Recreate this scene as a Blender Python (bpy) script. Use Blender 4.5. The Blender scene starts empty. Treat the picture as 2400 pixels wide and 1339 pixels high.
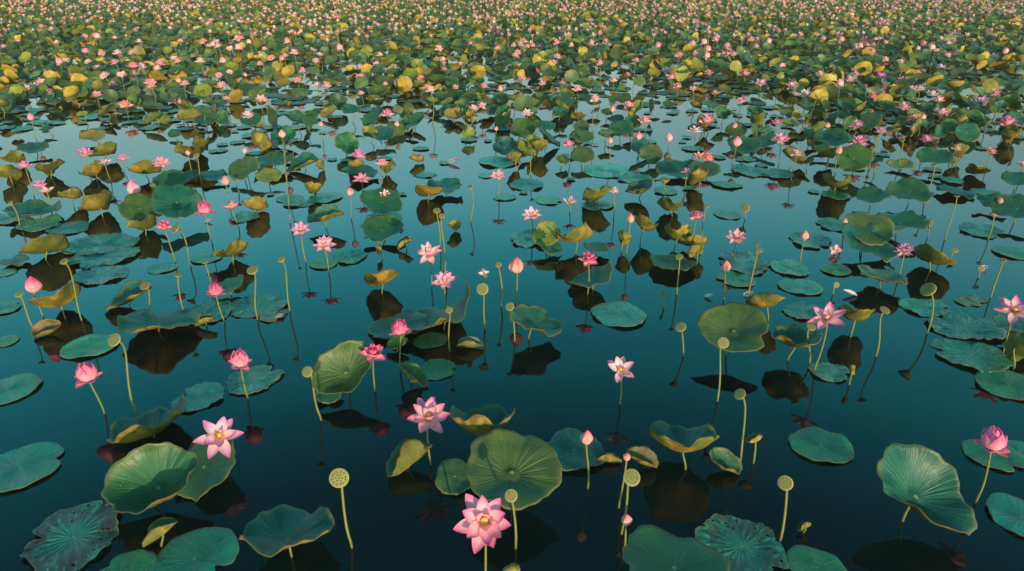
import bpy, math, random
import numpy as np
from mathutils import Vector, Matrix, Quaternion
R_ = math.radians
sc = bpy.context.scene
random.seed(7)
rng = np.random.default_rng(11)

# ------------------------------------------------------------------ camera
W, Hh, F, PITCH, CH = 2400.0, 1339.0, 1630.0, R_(25.3), 3.5
CAM = Vector((0, 0, CH))
cd = bpy.data.cameras.new('camera'); cam = bpy.data.objects.new('camera', cd); sc.collection.objects.link(cam)
cam.location = CAM; cam.rotation_euler = (R_(90) - PITCH, 0, 0)
cd.sensor_width = 36; cd.lens = 36 * F / W; cd.clip_end = 3000; cd.clip_start = 0.05
sc.camera = cam
# ------------------------------------------------------------------ light
SUN_EL, SUN_AZ = R_(9), R_(160)          # azimuth clockwise from +Y: behind the camera, to the right
wd = bpy.data.worlds.new('World'); sc.world = wd; wd.use_nodes = True
nt = wd.node_tree; nt.nodes.clear()
sky = nt.nodes.new('ShaderNodeTexSky'); sky.sky_type = 'NISHITA'; sky.sun_disc = False
sky.sun_elevation = SUN_EL; sky.sun_rotation = SUN_AZ; sky.air_density = 1.3; sky.dust_density = 1.0; sky.ozone_density = 2.5
tint = nt.nodes.new('ShaderNodeMix'); tint.data_type = 'RGBA'; tint.blend_type = 'MULTIPLY'
tint.inputs['Factor'].default_value = 1
# the sky that evening: a pale glow low down, a bright blue-green belt, deep teal overhead
tcw = nt.nodes.new('ShaderNodeTexCoord'); sxw = nt.nodes.new('ShaderNodeSeparateXYZ'); crw = nt.nodes.new('ShaderNodeValToRGB')
nt.links.new(tcw.outputs['Generated'], sxw.inputs[0]); nt.links.new(sxw.outputs[2], crw.inputs[0]); crw.color_ramp.interpolation = 'B_SPLINE'
SKY = [(0.0, (.37, .36, .33)), (.20, (.38, .40, .37)), (.29, (.46, .80, .68)), (.375, (.15, .94, .79)), (.515, (.04, .85, .70)), (.60, (.03, .42, .40)), (.67, (.03, .22, .24)), (.90, (.06, .22, .24))]
while len(crw.color_ramp.elements) < len(SKY): crw.color_ramp.elements.new(.5)
for e_, (p_, c_) in zip(crw.color_ramp.elements, SKY): e_.position = p_; e_.color = (*c_, 1)
for e_, (p_, c_) in zip(crw.color_ramp.elements, SKY): e_.position = p_; e_.color = (*c_, 1)
scw = nt.nodes.new('ShaderNodeVectorMath'); scw.operation = 'SCALE'; scw.inputs['Scale'].default_value = 3.4
nt.links.new(crw.outputs[0], scw.inputs[0]); nt.links.new(scw.outputs[0], tint.inputs['B'])
bg = nt.nodes.new('ShaderNodeBackground'); bg.inputs['Strength'].default_value = 0.15
ow = nt.nodes.new('ShaderNodeOutputWorld')
nt.links.new(sky.outputs[0], tint.inputs['A']); nt.links.new(tint.outputs['Result'], bg.inputs[0]); nt.links.new(bg.outputs[0], ow.inputs[0])
sl = bpy.data.lights.new('sun', 'SUN'); sl.energy = 3.9; sl.angle = R_(0.6); sl.color = (1.0, 0.74, 0.44)
so = bpy.data.objects.new('sun', sl); sc.collection.objects.link(so)
sdir = Vector((math.sin(SUN_AZ) * math.cos(SUN_EL), math.cos(SUN_AZ) * math.cos(SUN_EL), math.sin(SUN_EL)))
so.rotation_euler = sdir.to_track_quat('Z', 'Y').to_euler(); so.location = (4, -10, 6)
sc.view_settings.view_transform = 'Standard'; sc.view_settings.look = 'None'; sc.view_settings.gamma = 1
sc.view_settings.exposure = 0.5

# ------------------------------------------------------------------ pixel <-> world
FWD = Vector((0, math.cos(PITCH), -math.sin(PITCH))); UP = Vector((0, math.sin(PITCH), math.cos(PITCH)))
def ray(px, py):
    return (FWD + Vector((1, 0, 0)) * ((px - W / 2) / F) - UP * ((py - Hh / 2) / F))
def at(px, py, h=0.0):
    d = ray(px, py); t = (h - CH) / d.z; return CAM + d * t
def at_y(px, py, Y):
    d = ray(px, py); return CAM + d * (Y / d.y)
def depth(p): return (Vector(p) - CAM).dot(FWD)
def proj(x, y, z):
    v = np.stack([x, y, z - CH], -1); dz = v @ np.array(FWD)
    return W / 2 + F * v[..., 0] / dz, Hh / 2 - F * (v @ np.array(UP)) / dz

# ------------------------------------------------------------------ materials
class NT:
    def __init__(s, name):
        s.m = bpy.data.materials.new(name); s.m.use_nodes = True; s.t = s.m.node_tree; s.t.nodes.clear()
        s.out = s.n('ShaderNodeOutputMaterial')
    def n(s, t, **k):
        x = s.t.nodes.new(t)
        for a, b in k.items(): setattr(x, a, b)
        return x
    def put(s, sock, v):
        if isinstance(v, bpy.types.NodeSocket): s.t.links.new(v, sock)
        elif v is not None: sock.default_value = v
    def math(s, op, a, b=None, c=None, clamp=False):
        x = s.n('ShaderNodeMath', operation=op, use_clamp=clamp)
        s.put(x.inputs[0], a); s.put(x.inputs[1], b)
        if c is not None: s.put(x.inputs[2], c)
        return x.outputs[0]
    def mix(s, f, a, b, mode='MIX'):
        x = s.n('ShaderNodeMix', data_type='RGBA', blend_type=mode)
        s.put(x.inputs['Factor'], f); s.put(x.inputs['A'], a); s.put(x.inputs['B'], b); return x.outputs['Result']
    def noise(s, vec, scale, detail=3, rough=0.55, dist=0.0):
        x = s.n('ShaderNodeTexNoise'); s.put(x.inputs['Vector'], vec); x.inputs['Scale'].default_value = scale
        x.inputs['Detail'].default_value = detail; x.inputs['Roughness'].default_value = rough; x.inputs['Distortion'].default_value = dist
        return x.outputs['Fac']
    def rng(s, v, a, b, c=0.0, d=1.0):
        x = s.n('ShaderNodeMapRange', interpolation_type='SMOOTHSTEP'); s.put(x.inputs[0], v)
        for i, q in enumerate((a, b, c, d)): s.put(x.inputs[i + 1], q)
        return x.outputs[0]
    def bsdf(s, col, rough=0.5, spec=0.5, bump=None, bs=0.3, bd=0.01, trans=0.0, ior=None, tcol=None):
        p = s.n('ShaderNodeBsdfPrincipled'); s.put(p.inputs['Base Color'], col); s.put(p.inputs['Roughness'], rough)
        p.inputs['Specular IOR Level'].default_value = spec
        if ior: p.inputs['IOR'].default_value = ior
        if bump is not None:
            b = s.n('ShaderNodeBump'); b.inputs['Strength'].default_value = bs; b.inputs['Distance'].default_value = bd
            s.put(b.inputs['Height'], bump); s.t.links.new(b.outputs[0], p.inputs['Normal'])
        o = p.outputs[0]
        if trans:
            t = s.n('ShaderNodeBsdfTranslucent'); s.put(t.inputs[0], tcol if tcol is not None else col)
            mx = s.n('ShaderNodeMixShader'); mx.inputs[0].default_value = trans
            s.t.links.new(o, mx.inputs[1]); s.t.links.new(t.outputs[0], mx.inputs[2]); o = mx.outputs[0]
        s.t.links.new(o, s.out.inputs[0]); return s.m
def c4(c): return (*c, 1)

def m_water():
    s = NT('water'); tc = s.n('ShaderNodeNewGeometry').outputs['Position']
    mp = s.n('ShaderNodeMapping'); s.put(mp.inputs[0], tc); mp.inputs['Scale'].default_value = (0.55, 1.3, 1)
    a = s.noise(mp.outputs[0], 1.1, 3, 0.5); b = s.noise(mp.outputs[0], 5.0, 3, 0.6)
    patch = s.rng(s.noise(tc, 0.10, 2), 0.42, 0.66)
    yy = s.n('ShaderNodeSeparateXYZ'); s.put(yy.inputs[0], tc)
    far = s.rng(yy.outputs[1], 11.0, 26.0, 0.10, 1.0)
    b2 = s.math('MULTIPLY', b, s.math('MULTIPLY', s.math('MULTIPLY_ADD', patch, 0.8, 0.25), far))
    hgt = s.math('ADD', s.math('MULTIPLY', a, 0.25), b2)
    col = s.mix(s.noise(tc, 0.35, 3), (0.0004, 0.0050, 0.0062, 1), (0.0005, 0.0095, 0.0110, 1))
    return s.bsdf(col, 0.03, 0.5, hgt, 0.10, 0.035, ior=1.36)
def leaf_cols(s, base, alpha, uvbased=True):
    tc = s.n('ShaderNodeTexCoord'); oi = s.n('ShaderNodeObjectInfo')
    uv = s.n('ShaderNodeSeparateXYZ'); s.put(uv.inputs[0], tc.outputs['UV'])
    x = s.math('SUBTRACT', uv.outputs[0], 0.5); y = s.math('SUBTRACT', uv.outputs[1], 0.5)
    r = s.math('MULTIPLY', s.math('SQRT', s.math('ADD', s.math('MULTIPLY', x, x), s.math('MULTIPLY', y, y))), 2.0)
    ang = s.math('ARCTAN2', y, x)
    off = s.n('ShaderNodeVectorMath', operation='ADD'); s.put(off.inputs[0], tc.outputs['UV'])
    cb = s.n('ShaderNodeCombineXYZ'); s.put(cb.inputs[2], s.math('MULTIPLY', oi.outputs['Random'], 40.0)); s.put(off.inputs[1], cb.outputs[0])
    return r, ang, off.outputs[0], oi
def m_leaf_top():
    s = NT('leaf_top'); oi0 = s.n('ShaderNodeObjectInfo')
    r, ang, vec, oi = leaf_cols(s, None, None)
    wob = s.noise(vec, 3.0, 2)
    cs = s.math('ABSOLUTE', s.math('COSINE', s.math('ADD', s.math('MULTIPLY', ang, 10.5), s.math('MULTIPLY', wob, 1.6))))
    vein = s.math('MULTIPLY', s.rng(cs, s.math('SUBTRACT', 0.995, s.math('MULTIPLY', s.math('SUBTRACT', 1.0, r), 0.05)), 1.0), s.rng(r, 1.02, 0.65))
    # fine radial streaks
    sv = s.n('ShaderNodeCombineXYZ'); s.put(sv.inputs[0], s.math('MULTIPLY', s.math('COSINE', ang), 9.0)); s.put(sv.inputs[1], s.math('MULTIPLY', s.math('SINE', ang), 9.0)); s.put(sv.inputs[2], s.math('ADD', r, s.math('MULTIPLY', oi.outputs['Random'], 30.0)))
    streak = s.noise(sv.outputs[0], 1.6, 4, 0.65)
    mott = s.noise(vec, 5.0, 5, 0.62)
    base = oi.outputs['Color']
    c = s.mix(s.rng(mott, 0.3, 0.75), s.mix(1.0, base, (0.62, 0.72, 0.80, 1), 'MULTIPLY'), s.mix(1.0, base, (1.5, 1.22, 0.95, 1), 'MULTIPLY'))
    c = s.mix(s.rng(streak, 0.35, 0.8, 0, 0.4), c, s.mix(1.0, base, (1.7, 1.5, 1.5, 1), 'MULTIPLY'))
    big = s.rng(s.noise(vec, 1.3, 3, 0.5), 0.42, 0.66); c = s.mix(s.math('MULTIPLY', big, s.math('MULTIPLY_ADD', oi.outputs['Alpha'], 0.28, 0.04)), c, (0.065, 0.115, 0.030, 1))
    rim = s.math('MULTIPLY', s.rng(s.math('ADD', r, s.math('MULTIPLY', s.noise(vec, 2.2, 3), 0.5)), 1.05, 1.38), s.math('MULTIPLY_ADD', oi.outputs['Alpha'], 0.75, 0.12))
    c = s.mix(rim, c, (0.20, 0.16, 0.035, 1))
    c = s.mix(s.math('MULTIPLY', vein, 0.20), c, (0.12, 0.27, 0.16, 1))
    dry = s.math('MULTIPLY', s.rng(s.math('ADD', s.math('MULTIPLY', r, 0.55), s.noise(vec, 3.1, 5, 0.7)), 1.08, 1.16), s.math('MULTIPLY_ADD', oi.outputs['Alpha'], 0.8, 0.15))
    c = s.mix(dry, c, (0.17, 0.10, 0.045, 1))
    vo = s.n('ShaderNodeTexVoronoi', feature='F1'); s.put(vo.inputs['Vector'], vec); vo.inputs['Scale'].default_value = 34
    bead = s.math('MULTIPLY', s.rng(vo.outputs['Distance'], 0.17, 0.10), s.rng(s.noise(vec, 6.0, 1), 0.60, 0.64)); c = s.mix(s.math('MULTIPLY', bead, 0.6), c, (0.45, 0.55, 0.52, 1))
    edge = s.rng(r, 0.965, 0.995); c = s.mix(s.math('MULTIPLY', edge, 0.30), c, (0.22, 0.20, 0.07, 1))
    spot = s.rng(s.noise(vec, 26.0, 2), 0.70, 0.76); c = s.mix(s.math('MULTIPLY', spot, 0.5), c, (0.09, 0.06, 0.02, 1))
    c = s.mix(s.rng(r, 0.055, 0.03), c, (0.22, 0.30, 0.16, 1))
    hgt = s.math('ADD', s.math('MULTIPLY', vein, -0.6), s.math('MULTIPLY', streak, 1.2))
    return s.bsdf(c, s.rng(mott, 0.3, 0.7, 0.36, 0.55), 0.45, hgt, 0.5, 0.012, trans=0.10)
def m_leaf_under():
    s = NT('leaf_underside'); r, ang, vec, oi = leaf_cols(s, None, None)
    cs = s.math('ABSOLUTE', s.math('COSINE', s.math('ADD', s.math('MULTIPLY', ang, 10.5), s.math('MULTIPLY', s.noise(vec, 3.0, 2), 1.6))))
    vein = s.math('MULTIPLY', s.rng(cs, s.math('SUBTRACT', 0.99, s.math('MULTIPLY', s.math('SUBTRACT', 1.0, r), 0.09)), 1.0), s.rng(r, 1.02, 0.7))
    c = s.mix(oi.outputs['Alpha'], (0.11, 0.155, 0.035, 1), (0.46, 0.29, 0.055, 1))
    c = s.mix(s.rng(s.noise(vec, 2.3, 4, 0.6), 0.40, 0.56, 0, 0.85), c, (0.085, 0.125, 0.032, 1))
    c = s.mix(s.rng(s.math('ADD', s.math('MULTIPLY', r, 0.6), s.noise(vec, 3.4, 4, 0.7)), 1.02, 1.14, 0, 0.8), c, (0.16, 0.085, 0.035, 1))
    c = s.mix(s.rng(s.noise(vec, 6.5, 4, 0.6), 0.60, 0.72, 0, 0.5), c, (0.15, 0.085, 0.035, 1))
    c = s.mix(s.rng(s.noise(vec, 3.5, 5, 0.65), 0.36, 0.68, 0, 0.6), c, s.mix(1.0, c, (0.50, 0.55, 0.45, 1), 'MULTIPLY'))
    c = s.mix(s.math('MULTIPLY', vein, 0.5), c, (0.30, 0.23, 0.06, 1))
    return s.bsdf(c, 0.62, 0.25, vein, 0.6, 0.008, trans=0.18)
def m_pad():       # crinkled or smooth floating pad, duller and paler
    s = NT('pad_top'); r, ang, vec, oi = leaf_cols(s, None, None); base = s.mix(1.0, oi.outputs['Color'], (0.65, 1.70, 1.50, 1), 'MULTIPLY')
    sv = s.n('ShaderNodeCombineXYZ'); s.put(sv.inputs[0], s.math('MULTIPLY', s.math('COSINE', ang), 8.0)); s.put(sv.inputs[1], s.math('MULTIPLY', s.math('SINE', ang), 8.0)); s.put(sv.inputs[2], s.math('ADD', s.math('MULTIPLY', r, 1.5), s.math('MULTIPLY', oi.outputs['Random'], 30.0)))
    streak = s.noise(sv.outputs[0], 2.2, 5, 0.7); mott = s.noise(vec, 7.0, 6, 0.68)
    c = s.mix(s.rng(mott, 0.3, 0.72), s.mix(1.0, base, (0.60, 0.72, 0.78, 1), 'MULTIPLY'), s.mix(1.0, base, (1.45, 1.2, 1.05, 1), 'MULTIPLY'))
    c = s.mix(s.rng(streak, 0.45, 0.75, 0, 0.65), c, s.mix(1.0, base, (2.1, 1.7, 1.6, 1), 'MULTIPLY'))
    fleck = s.math('MULTIPLY', s.rng(s.noise(sv.outputs[0], 2.6, 4, 0.75), 0.54, 0.64), s.rng(oi.outputs['Alpha'], 0.0, 0.2)); c = s.mix(s.math('MULTIPLY', fleck, 0.75), c, (0.30, 0.40, 0.36, 1))
    dirt = s.math('MULTIPLY', s.rng(s.math('MULTIPLY_ADD', s.noise(vec, 4.5, 6, 0.75), 0.6, s.math('MULTIPLY', s.noise(sv.outputs[0], 1.8, 4, 0.7), 0.4)), 0.455, 0.495), s.math('MULTIPLY', s.math('MINIMUM', s.math('MULTIPLY', oi.outputs['Alpha'], 1.3), 1.0), s.rng(r, 0.1, 0.7)))
    c = s.mix(dirt, c, (0.030, 0.022, 0.016, 1))
    c = s.mix(s.math('MULTIPLY', s.rng(r, 0.95, 0.995), 0.5), c, (0.15, 0.12, 0.06, 1))
    c = s.mix(s.rng(r, 0.05, 0.025), c, (0.20, 0.28, 0.12, 1))
    hgt = s.math('ADD', streak, s.math('MULTIPLY', mott, 0.5))
    return s.bsdf(c, s.rng(mott, 0.3, 0.7, 0.22, 0.42), 0.7, hgt, 0.6, 0.02)
def m_petal():
    s = NT('petal'); tc = s.n('ShaderNodeTexCoord'); uv = s.n('ShaderNodeSeparateXYZ'); s.put(uv.inputs[0], tc.outputs['UV'])
    oi = s.n('ShaderNodeObjectInfo'); v = uv.outputs[1]; u = s.math('ABSOLUTE', s.math('SUBTRACT', uv.outputs[0], 0.5))
    mp = s.n('ShaderNodeMapping'); s.put(mp.inputs[0], tc.outputs['UV']); mp.inputs['Scale'].default_value = (16, 1.0, 1)
    st = s.noise(mp.outputs[0], 1.4, 3, 0.6)
    pale = s.mix(oi.outputs['Alpha'], oi.outputs['Color'], (0.95, 0.72, 0.73, 1))
    deep = s.mix(1.0, oi.outputs['Color'], (0.98, 0.70, 0.86, 1), 'MULTIPLY')
    f = s.rng(s.math('ADD', s.math('ADD', v, s.math('MULTIPLY', u, 0.35)), s.math('MULTIPLY', s.math('SUBTRACT', st, 0.5), 0.3)), 0.25, 1.10)
    c = s.mix(f, pale, oi.outputs['Color'])
    c = s.mix(s.rng(s.math('ADD', v, s.math('MULTIPLY', u, 0.3)), 0.72, 1.02), c, deep)
    c = s.mix(s.rng(v, 0.22, 0.0, 0, 0.8), c, (0.90, 0.66, 0.30, 1))
    return s.bsdf(c, 0.55, 0.25, st, 0.12, 0.004, trans=0.34)
def m_simple(name, c1, c2, scale, rough=0.55, bump=0.2, trans=0.0, old=None):
    s = NT(name); tc = s.n('ShaderNodeTexCoord').outputs['Object']
    n = s.noise(tc, scale, 4, 0.6); col = s.mix(s.rng(n, 0.35, 0.68), c4(c1), c4(c2))
    if old: col = s.mix(s.n('ShaderNodeObjectInfo').outputs['Alpha'], c4(old), col)
    return s.bsdf(col, rough, 0.35, n, bump, 0.004, trans=trans)
def m_stem():
    s = NT('stem'); p = s.n('ShaderNodeNewGeometry').outputs['Position']; z = s.n('ShaderNodeSeparateXYZ'); s.put(z.inputs[0], p)
    n = s.noise(p, 30.0, 3); c = s.mix(n, (0.24, 0.205, 0.045, 1), (0.11, 0.13, 0.035, 1))
    c = s.mix(s.rng(s.math('ADD', z.outputs[2], s.math('MULTIPLY', n, 0.1)), 0.13, 0.04, 0, 0.6), c, (0.09, 0.075, 0.035, 1))   # darker brown towards the waterline
    return s.bsdf(c, 0.55, 0.3, s.noise(p, 220.0, 2), 0.4, 0.002)
def m_tint(name, rough, trans, leaf):
    s = NT(name); a = s.n('ShaderNodeAttribute', attribute_name='tint'); p = s.n('ShaderNodeNewGeometry').outputs['Position']
    n = s.noise(p, 6.0, 3) if leaf else s.noise(p, 14.0, 2)
    c = s.mix(s.rng(n, 0.3, 0.7), s.mix(1.0, a.outputs['Color'], (0.7, 0.75, 0.8, 1), 'MULTIPLY'), s.mix(1.0, a.outputs['Color'], (1.25, 1.2, 1.1, 1), 'MULTIPLY'))
    return s.bsdf(c, rough, 0.4, trans=trans)
M = dict(water=m_water(), top=m_leaf_top(), under=m_leaf_under(), pad=m_pad(), petal=m_petal(), stem=m_stem(),
         podcup=m_simple('pod_cup', (0.42, 0.33, 0.085), (0.29, 0.26, 0.06), 30, old=(0.22, 0.13, 0.06)), podface=m_simple('pod_face', (0.19, 0.185, 0.065), (0.13, 0.14, 0.045), 40, old=(0.17, 0.115, 0.06)),
         seed=m_simple('seed', (0.10, 0.12, 0.04), (0.06, 0.07, 0.02), 60, 0.4), heart=m_simple('flower_receptacle', (0.75, 0.50, 0.06), (0.60, 0.42, 0.05), 40),
         stamen=m_simple('stamen', (0.80, 0.42, 0.03), (0.65, 0.28, 0.02), 60), dry=m_simple('dry_leaf', (0.42, 0.30, 0.11), (0.22, 0.15, 0.06), 14, 0.7, 0.5),
         tleaf=m_tint('far_leaf_top', 0.5, 0.08, True), tpetal=m_tint('far_petal', 0.55, 0.25, False), mud=m_simple('lake_bed', (0.05, 0.04, 0.03), (0.03, 0.03, 0.02), 2, 0.9))
PAL = dict(t=(0.006, 0.088, 0.066), g=(0.012, 0.082, 0.040), o=(0.038, 0.092, 0.027), y=(0.22, 0.18, 0.03), p=(0.050, 0.135, 0.105), b=(0.13, 0.08, 0.04), l=(0.14, 0.19, 0.03))
PINK = dict(d=(0.82, 0.12, 0.31), m=(0.85, 0.23, 0.42), v=(0.78, 0.28, 0.53), p=(0.88, 0.38, 0.50), w=(0.91, 0.56, 0.59), c=(0.88, 0.30, 0.27))

# ------------------------------------------------------------------ mesh helpers
def mesh(name, V, Fc, mats, mi=None, uv=None, smooth=True, tintc=None):
    me = bpy.data.meshes.new(name); me.from_pydata([tuple(v) for v in V], [], Fc)
    for m in mats: me.materials.append(m)
    if mi is not None: me.polygons.foreach_set('material_index', np.asarray(mi, np.int32))
    if uv is not None:
        L = me.uv_layers.new(name='UVMap'); idx = np.empty(len(me.loops), np.int32); me.loops.foreach_get('vertex_index', idx)
        L.data.foreach_set('uv', np.asarray(uv, np.float32)[idx].ravel())
    if smooth: me.polygons.foreach_set('use_smooth', np.ones(len(me.polygons), bool))
    if tintc is not None:
        a = me.color_attributes.new('tint', 'FLOAT_COLOR', 'POINT'); t = np.ones((len(V), 4), np.float32); t[:, :3] = tintc; a.data.foreach_set('color', t.ravel())
    me.update(); return me
def obj(name, me, parent=None, mat=None, color=None):
    o = bpy.data.objects.new(name, me); sc.collection.objects.link(o)
    if parent is not None: o.parent = parent
    if mat is not None: o.matrix_basis = mat
    if color is not None: o.color = color
    return o
def empty(name, loc):
    o = bpy.data.objects.new(name, None); o.empty_display_size = 0.05; sc.collection.objects.link(o); o.location = loc; return o

def leaf_geom(R, cup=0.12, wave=0.05, curl=0.0, axis=0.0, seed=0, rings=11, segs=60, notch=0.0, rag=0.045, crink=0.0, holes=0.0, th=0.004, lobe=0.0, cupx=1.7, flop=0.0, flopa=0.0, dip=0.0, both=True):
    """round leaf as a sheet with thickness: verts, faces, material index, uv, centre vertex"""
    q = np.random.default_rng(seed)
    th_ = np.linspace(0, 2 * np.pi, segs, endpoint=False)
    ph = q.uniform(0, 6.28, 12)
    out = 1 + rag * (np.sin(3 * th_ + ph[0]) + 0.7 * np.sin(5 * th_ + ph[1]) + 0.5 * np.sin(9 * th_ + ph[2]) + 0.45 * np.sin(17 * th_ + ph[8])) + lobe * np.cos(2 * th_ + ph[9])
    if crink: out += crink * 0.5 * q.normal(0, 1, segs)
    na = ph[10]
    dn = np.angle(np.exp(1j * (th_ - na)))
    if notch: out *= 1 - notch * np.exp(-(dn / 0.16) ** 2)
    rr = (np.arange(1, rings + 1) / rings) ** 0.85
    r = rr[:, None]; T = th_[None, :]
    x = r * np.cos(T) * (1 + (out[None] - 1) * r ** 1.5); y = r * np.sin(T) * (1 + (out[None] - 1) * r ** 1.5)
    n1, n2 = q.integers(3, 5), q.integers(5, 8)
    z = cup * r ** cupx + wave * r ** 3 * (np.sin(n1 * T + ph[3]) + 0.65 * np.sin(n2 * T + ph[4]) + 0.3 * np.sin(13 * T + ph[5]) * r ** 3)
    z = z + 0.010 * np.sin(21 * T + ph[6]) * np.sin(np.pi * r)
    for kk in range(4): a_ = q.uniform(0, 6.28); z = z + 0.016 * r * np.sin((x * math.cos(a_) + y * math.sin(a_)) * q.uniform(3, 8) + q.uniform(0, 6))
    if dip: z = z - dip * np.exp(-(r / 0.38) ** 2)
    if crink: z = z + crink * (np.sin(16 * T + ph[7] + 4 * r) * r ** 1.3 * 0.45 + q.normal(0, 0.33, x.shape) * r)
    if flop:      # one side of the rim folds over
        w_ = np.clip(x * math.cos(flopa) + y * math.sin(flopa) - 0.25, 0, None); z = z + flop * w_ ** 1.5
        sh = np.abs(flop) * w_ ** 1.8 * 0.42; x = x - sh * math.cos(flopa); y = y - sh * math.sin(flopa)
    x = x.ravel(); y = y.ravel(); z = z.ravel()
    uv = np.stack([r * np.cos(T) * 0.5 + 0.5 + 0 * T, r * np.sin(T) * 0.5 + 0.5 + 0 * T], -1).reshape(-1, 2)
    x = np.append(x, 0); y = np.append(y, 0); z = np.append(z, 0); uv = np.vstack([uv, [[.5, .5]]])
    if cup > 0.2: k = 1 - 0.35 * (cup - 0.2) * np.hypot(x, y) ** 2; x = x * k; y = y * k
    if curl:
        ca, sa = math.cos(axis), math.sin(axis)
        a_ = x * ca + y * sa; b_ = -x * sa + y * ca
        k = curl * (1 + 0.18 * a_); nb = np.sin(k * b_) / k; nz = (1 - np.cos(k * b_)) / k
        # displaced along the rolled normal
        nb2 = nb - z * np.sin(k * b_); nz2 = nz + z * np.cos(k * b_)
        x = a_ * ca - nb2 * sa; y = a_ * sa + nb2 * ca; z = nz2
    V = np.stack([x, y, z], -1) * R; c = rings * segs
    Fc = []
    for j in range(segs): Fc.append((c, j, (j + 1) % segs))
    for i in range(rings - 1):
        for j in range(segs):
            if holes and i > rings * 0.35 and q.random() < holes * (i / rings) ** 2: continue
            a, b = i * segs + j, i * segs + (j + 1) % segs; Fc.append((a, a + segs, b + segs, b))
    N = np.zeros_like(V)
    for f in Fc:
        n = np.cross(V[f[1]] - V[f[0]], V[f[2]] - V[f[0]])
        for i in f: N[i] += n
    N /= np.linalg.norm(N, axis=1, keepdims=True) + 1e-9
    nv = len(V); ft = len(Fc)
    if both:
        V = np.vstack([V, V - N * th]); uv = np.vstack([uv, uv])
        Fb = [tuple(i + nv for i in reversed(f)) for f in Fc]
        l = (rings - 1) * segs
        Fr = [] if holes else [(l + j, l + j + nv, l + (j + 1) % segs + nv, l + (j + 1) % segs) for j in range(segs)]
        mi = [0] * ft + [1] * (ft + len(Fr)); Fc = Fc + Fb + Fr
    else: mi = [0] * ft
    return V, Fc, mi, uv, c

def stem_geom(p0, p3, tan, r0, r1, seed=0, bend=0.08, n=9, k=7):
    q = random.Random(seed); p0 = Vector(p0); p3 = Vector(p3); L = (p3 - p0).length
    p1 = p0 + (p3 - p0) * 0.35 + Vector((q.uniform(-1, 1), q.uniform(-1, 1), 0)) * bend * L
    p2 = p3 - Vector(tan).normalized() * L * 0.22
    V = []; Fc = []
    P = []
    for i in range(n + 1):
        t = i / n; P.append(p0 * (1 - t) ** 3 + p1 * 3 * t * (1 - t) ** 2 + p2 * 3 * t * t * (1 - t) + p3 * t ** 3)
    P[0] = P[0] - Vector((0, 0, 0.12))
    for i, p in enumerate(P):
        d = (P[min(i + 1, n)] - P[max(i - 1, 0)]).normalized(); a = d.cross(Vector((0, 1, 0.1))).normalized(); b = d.cross(a); r = r0 + (r1 - r0) * i / n
        r *= 1 + 0.06 * q.uniform(-1, 1)
        for j in range(k): th = 2 * math.pi * j / k; V.append(p + a * r * math.cos(th) + b * r * math.sin(th))
    for i in range(n):
        for j in range(k): Fc.append((i * k + j, i * k + (j + 1) % k, (i + 1) * k + (j + 1) % k, (i + 1) * k + j))
    Fc.append(tuple(n * k + j for j in range(k)))
    return V, Fc

def basis(n, roll=0.0, view=None):
    n = Vector(n).normalized(); X = Vector((1, 0, 0)); X = (X - n * X.dot(n)).normalized(); Y = n.cross(X)
    m = Matrix((X, Y, n)).transposed()
    if roll and view is not None: m = Quaternion(view, roll).to_matrix() @ m
    return m.to_4x4()

ITEMS = []      # (object, kind, look, px, py, label)
def reg(o, kind, look, px, py, label=None): ITEMS.append((o, kind, look, px, py, label))
TONE = dict(t='teal green', g='green', o='olive green', y='yellow', p='pale green', b='brownish', l='yellow-green')
seedc = [100]
def nseed(): seedc[0] += 1; return seedc[0]

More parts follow.
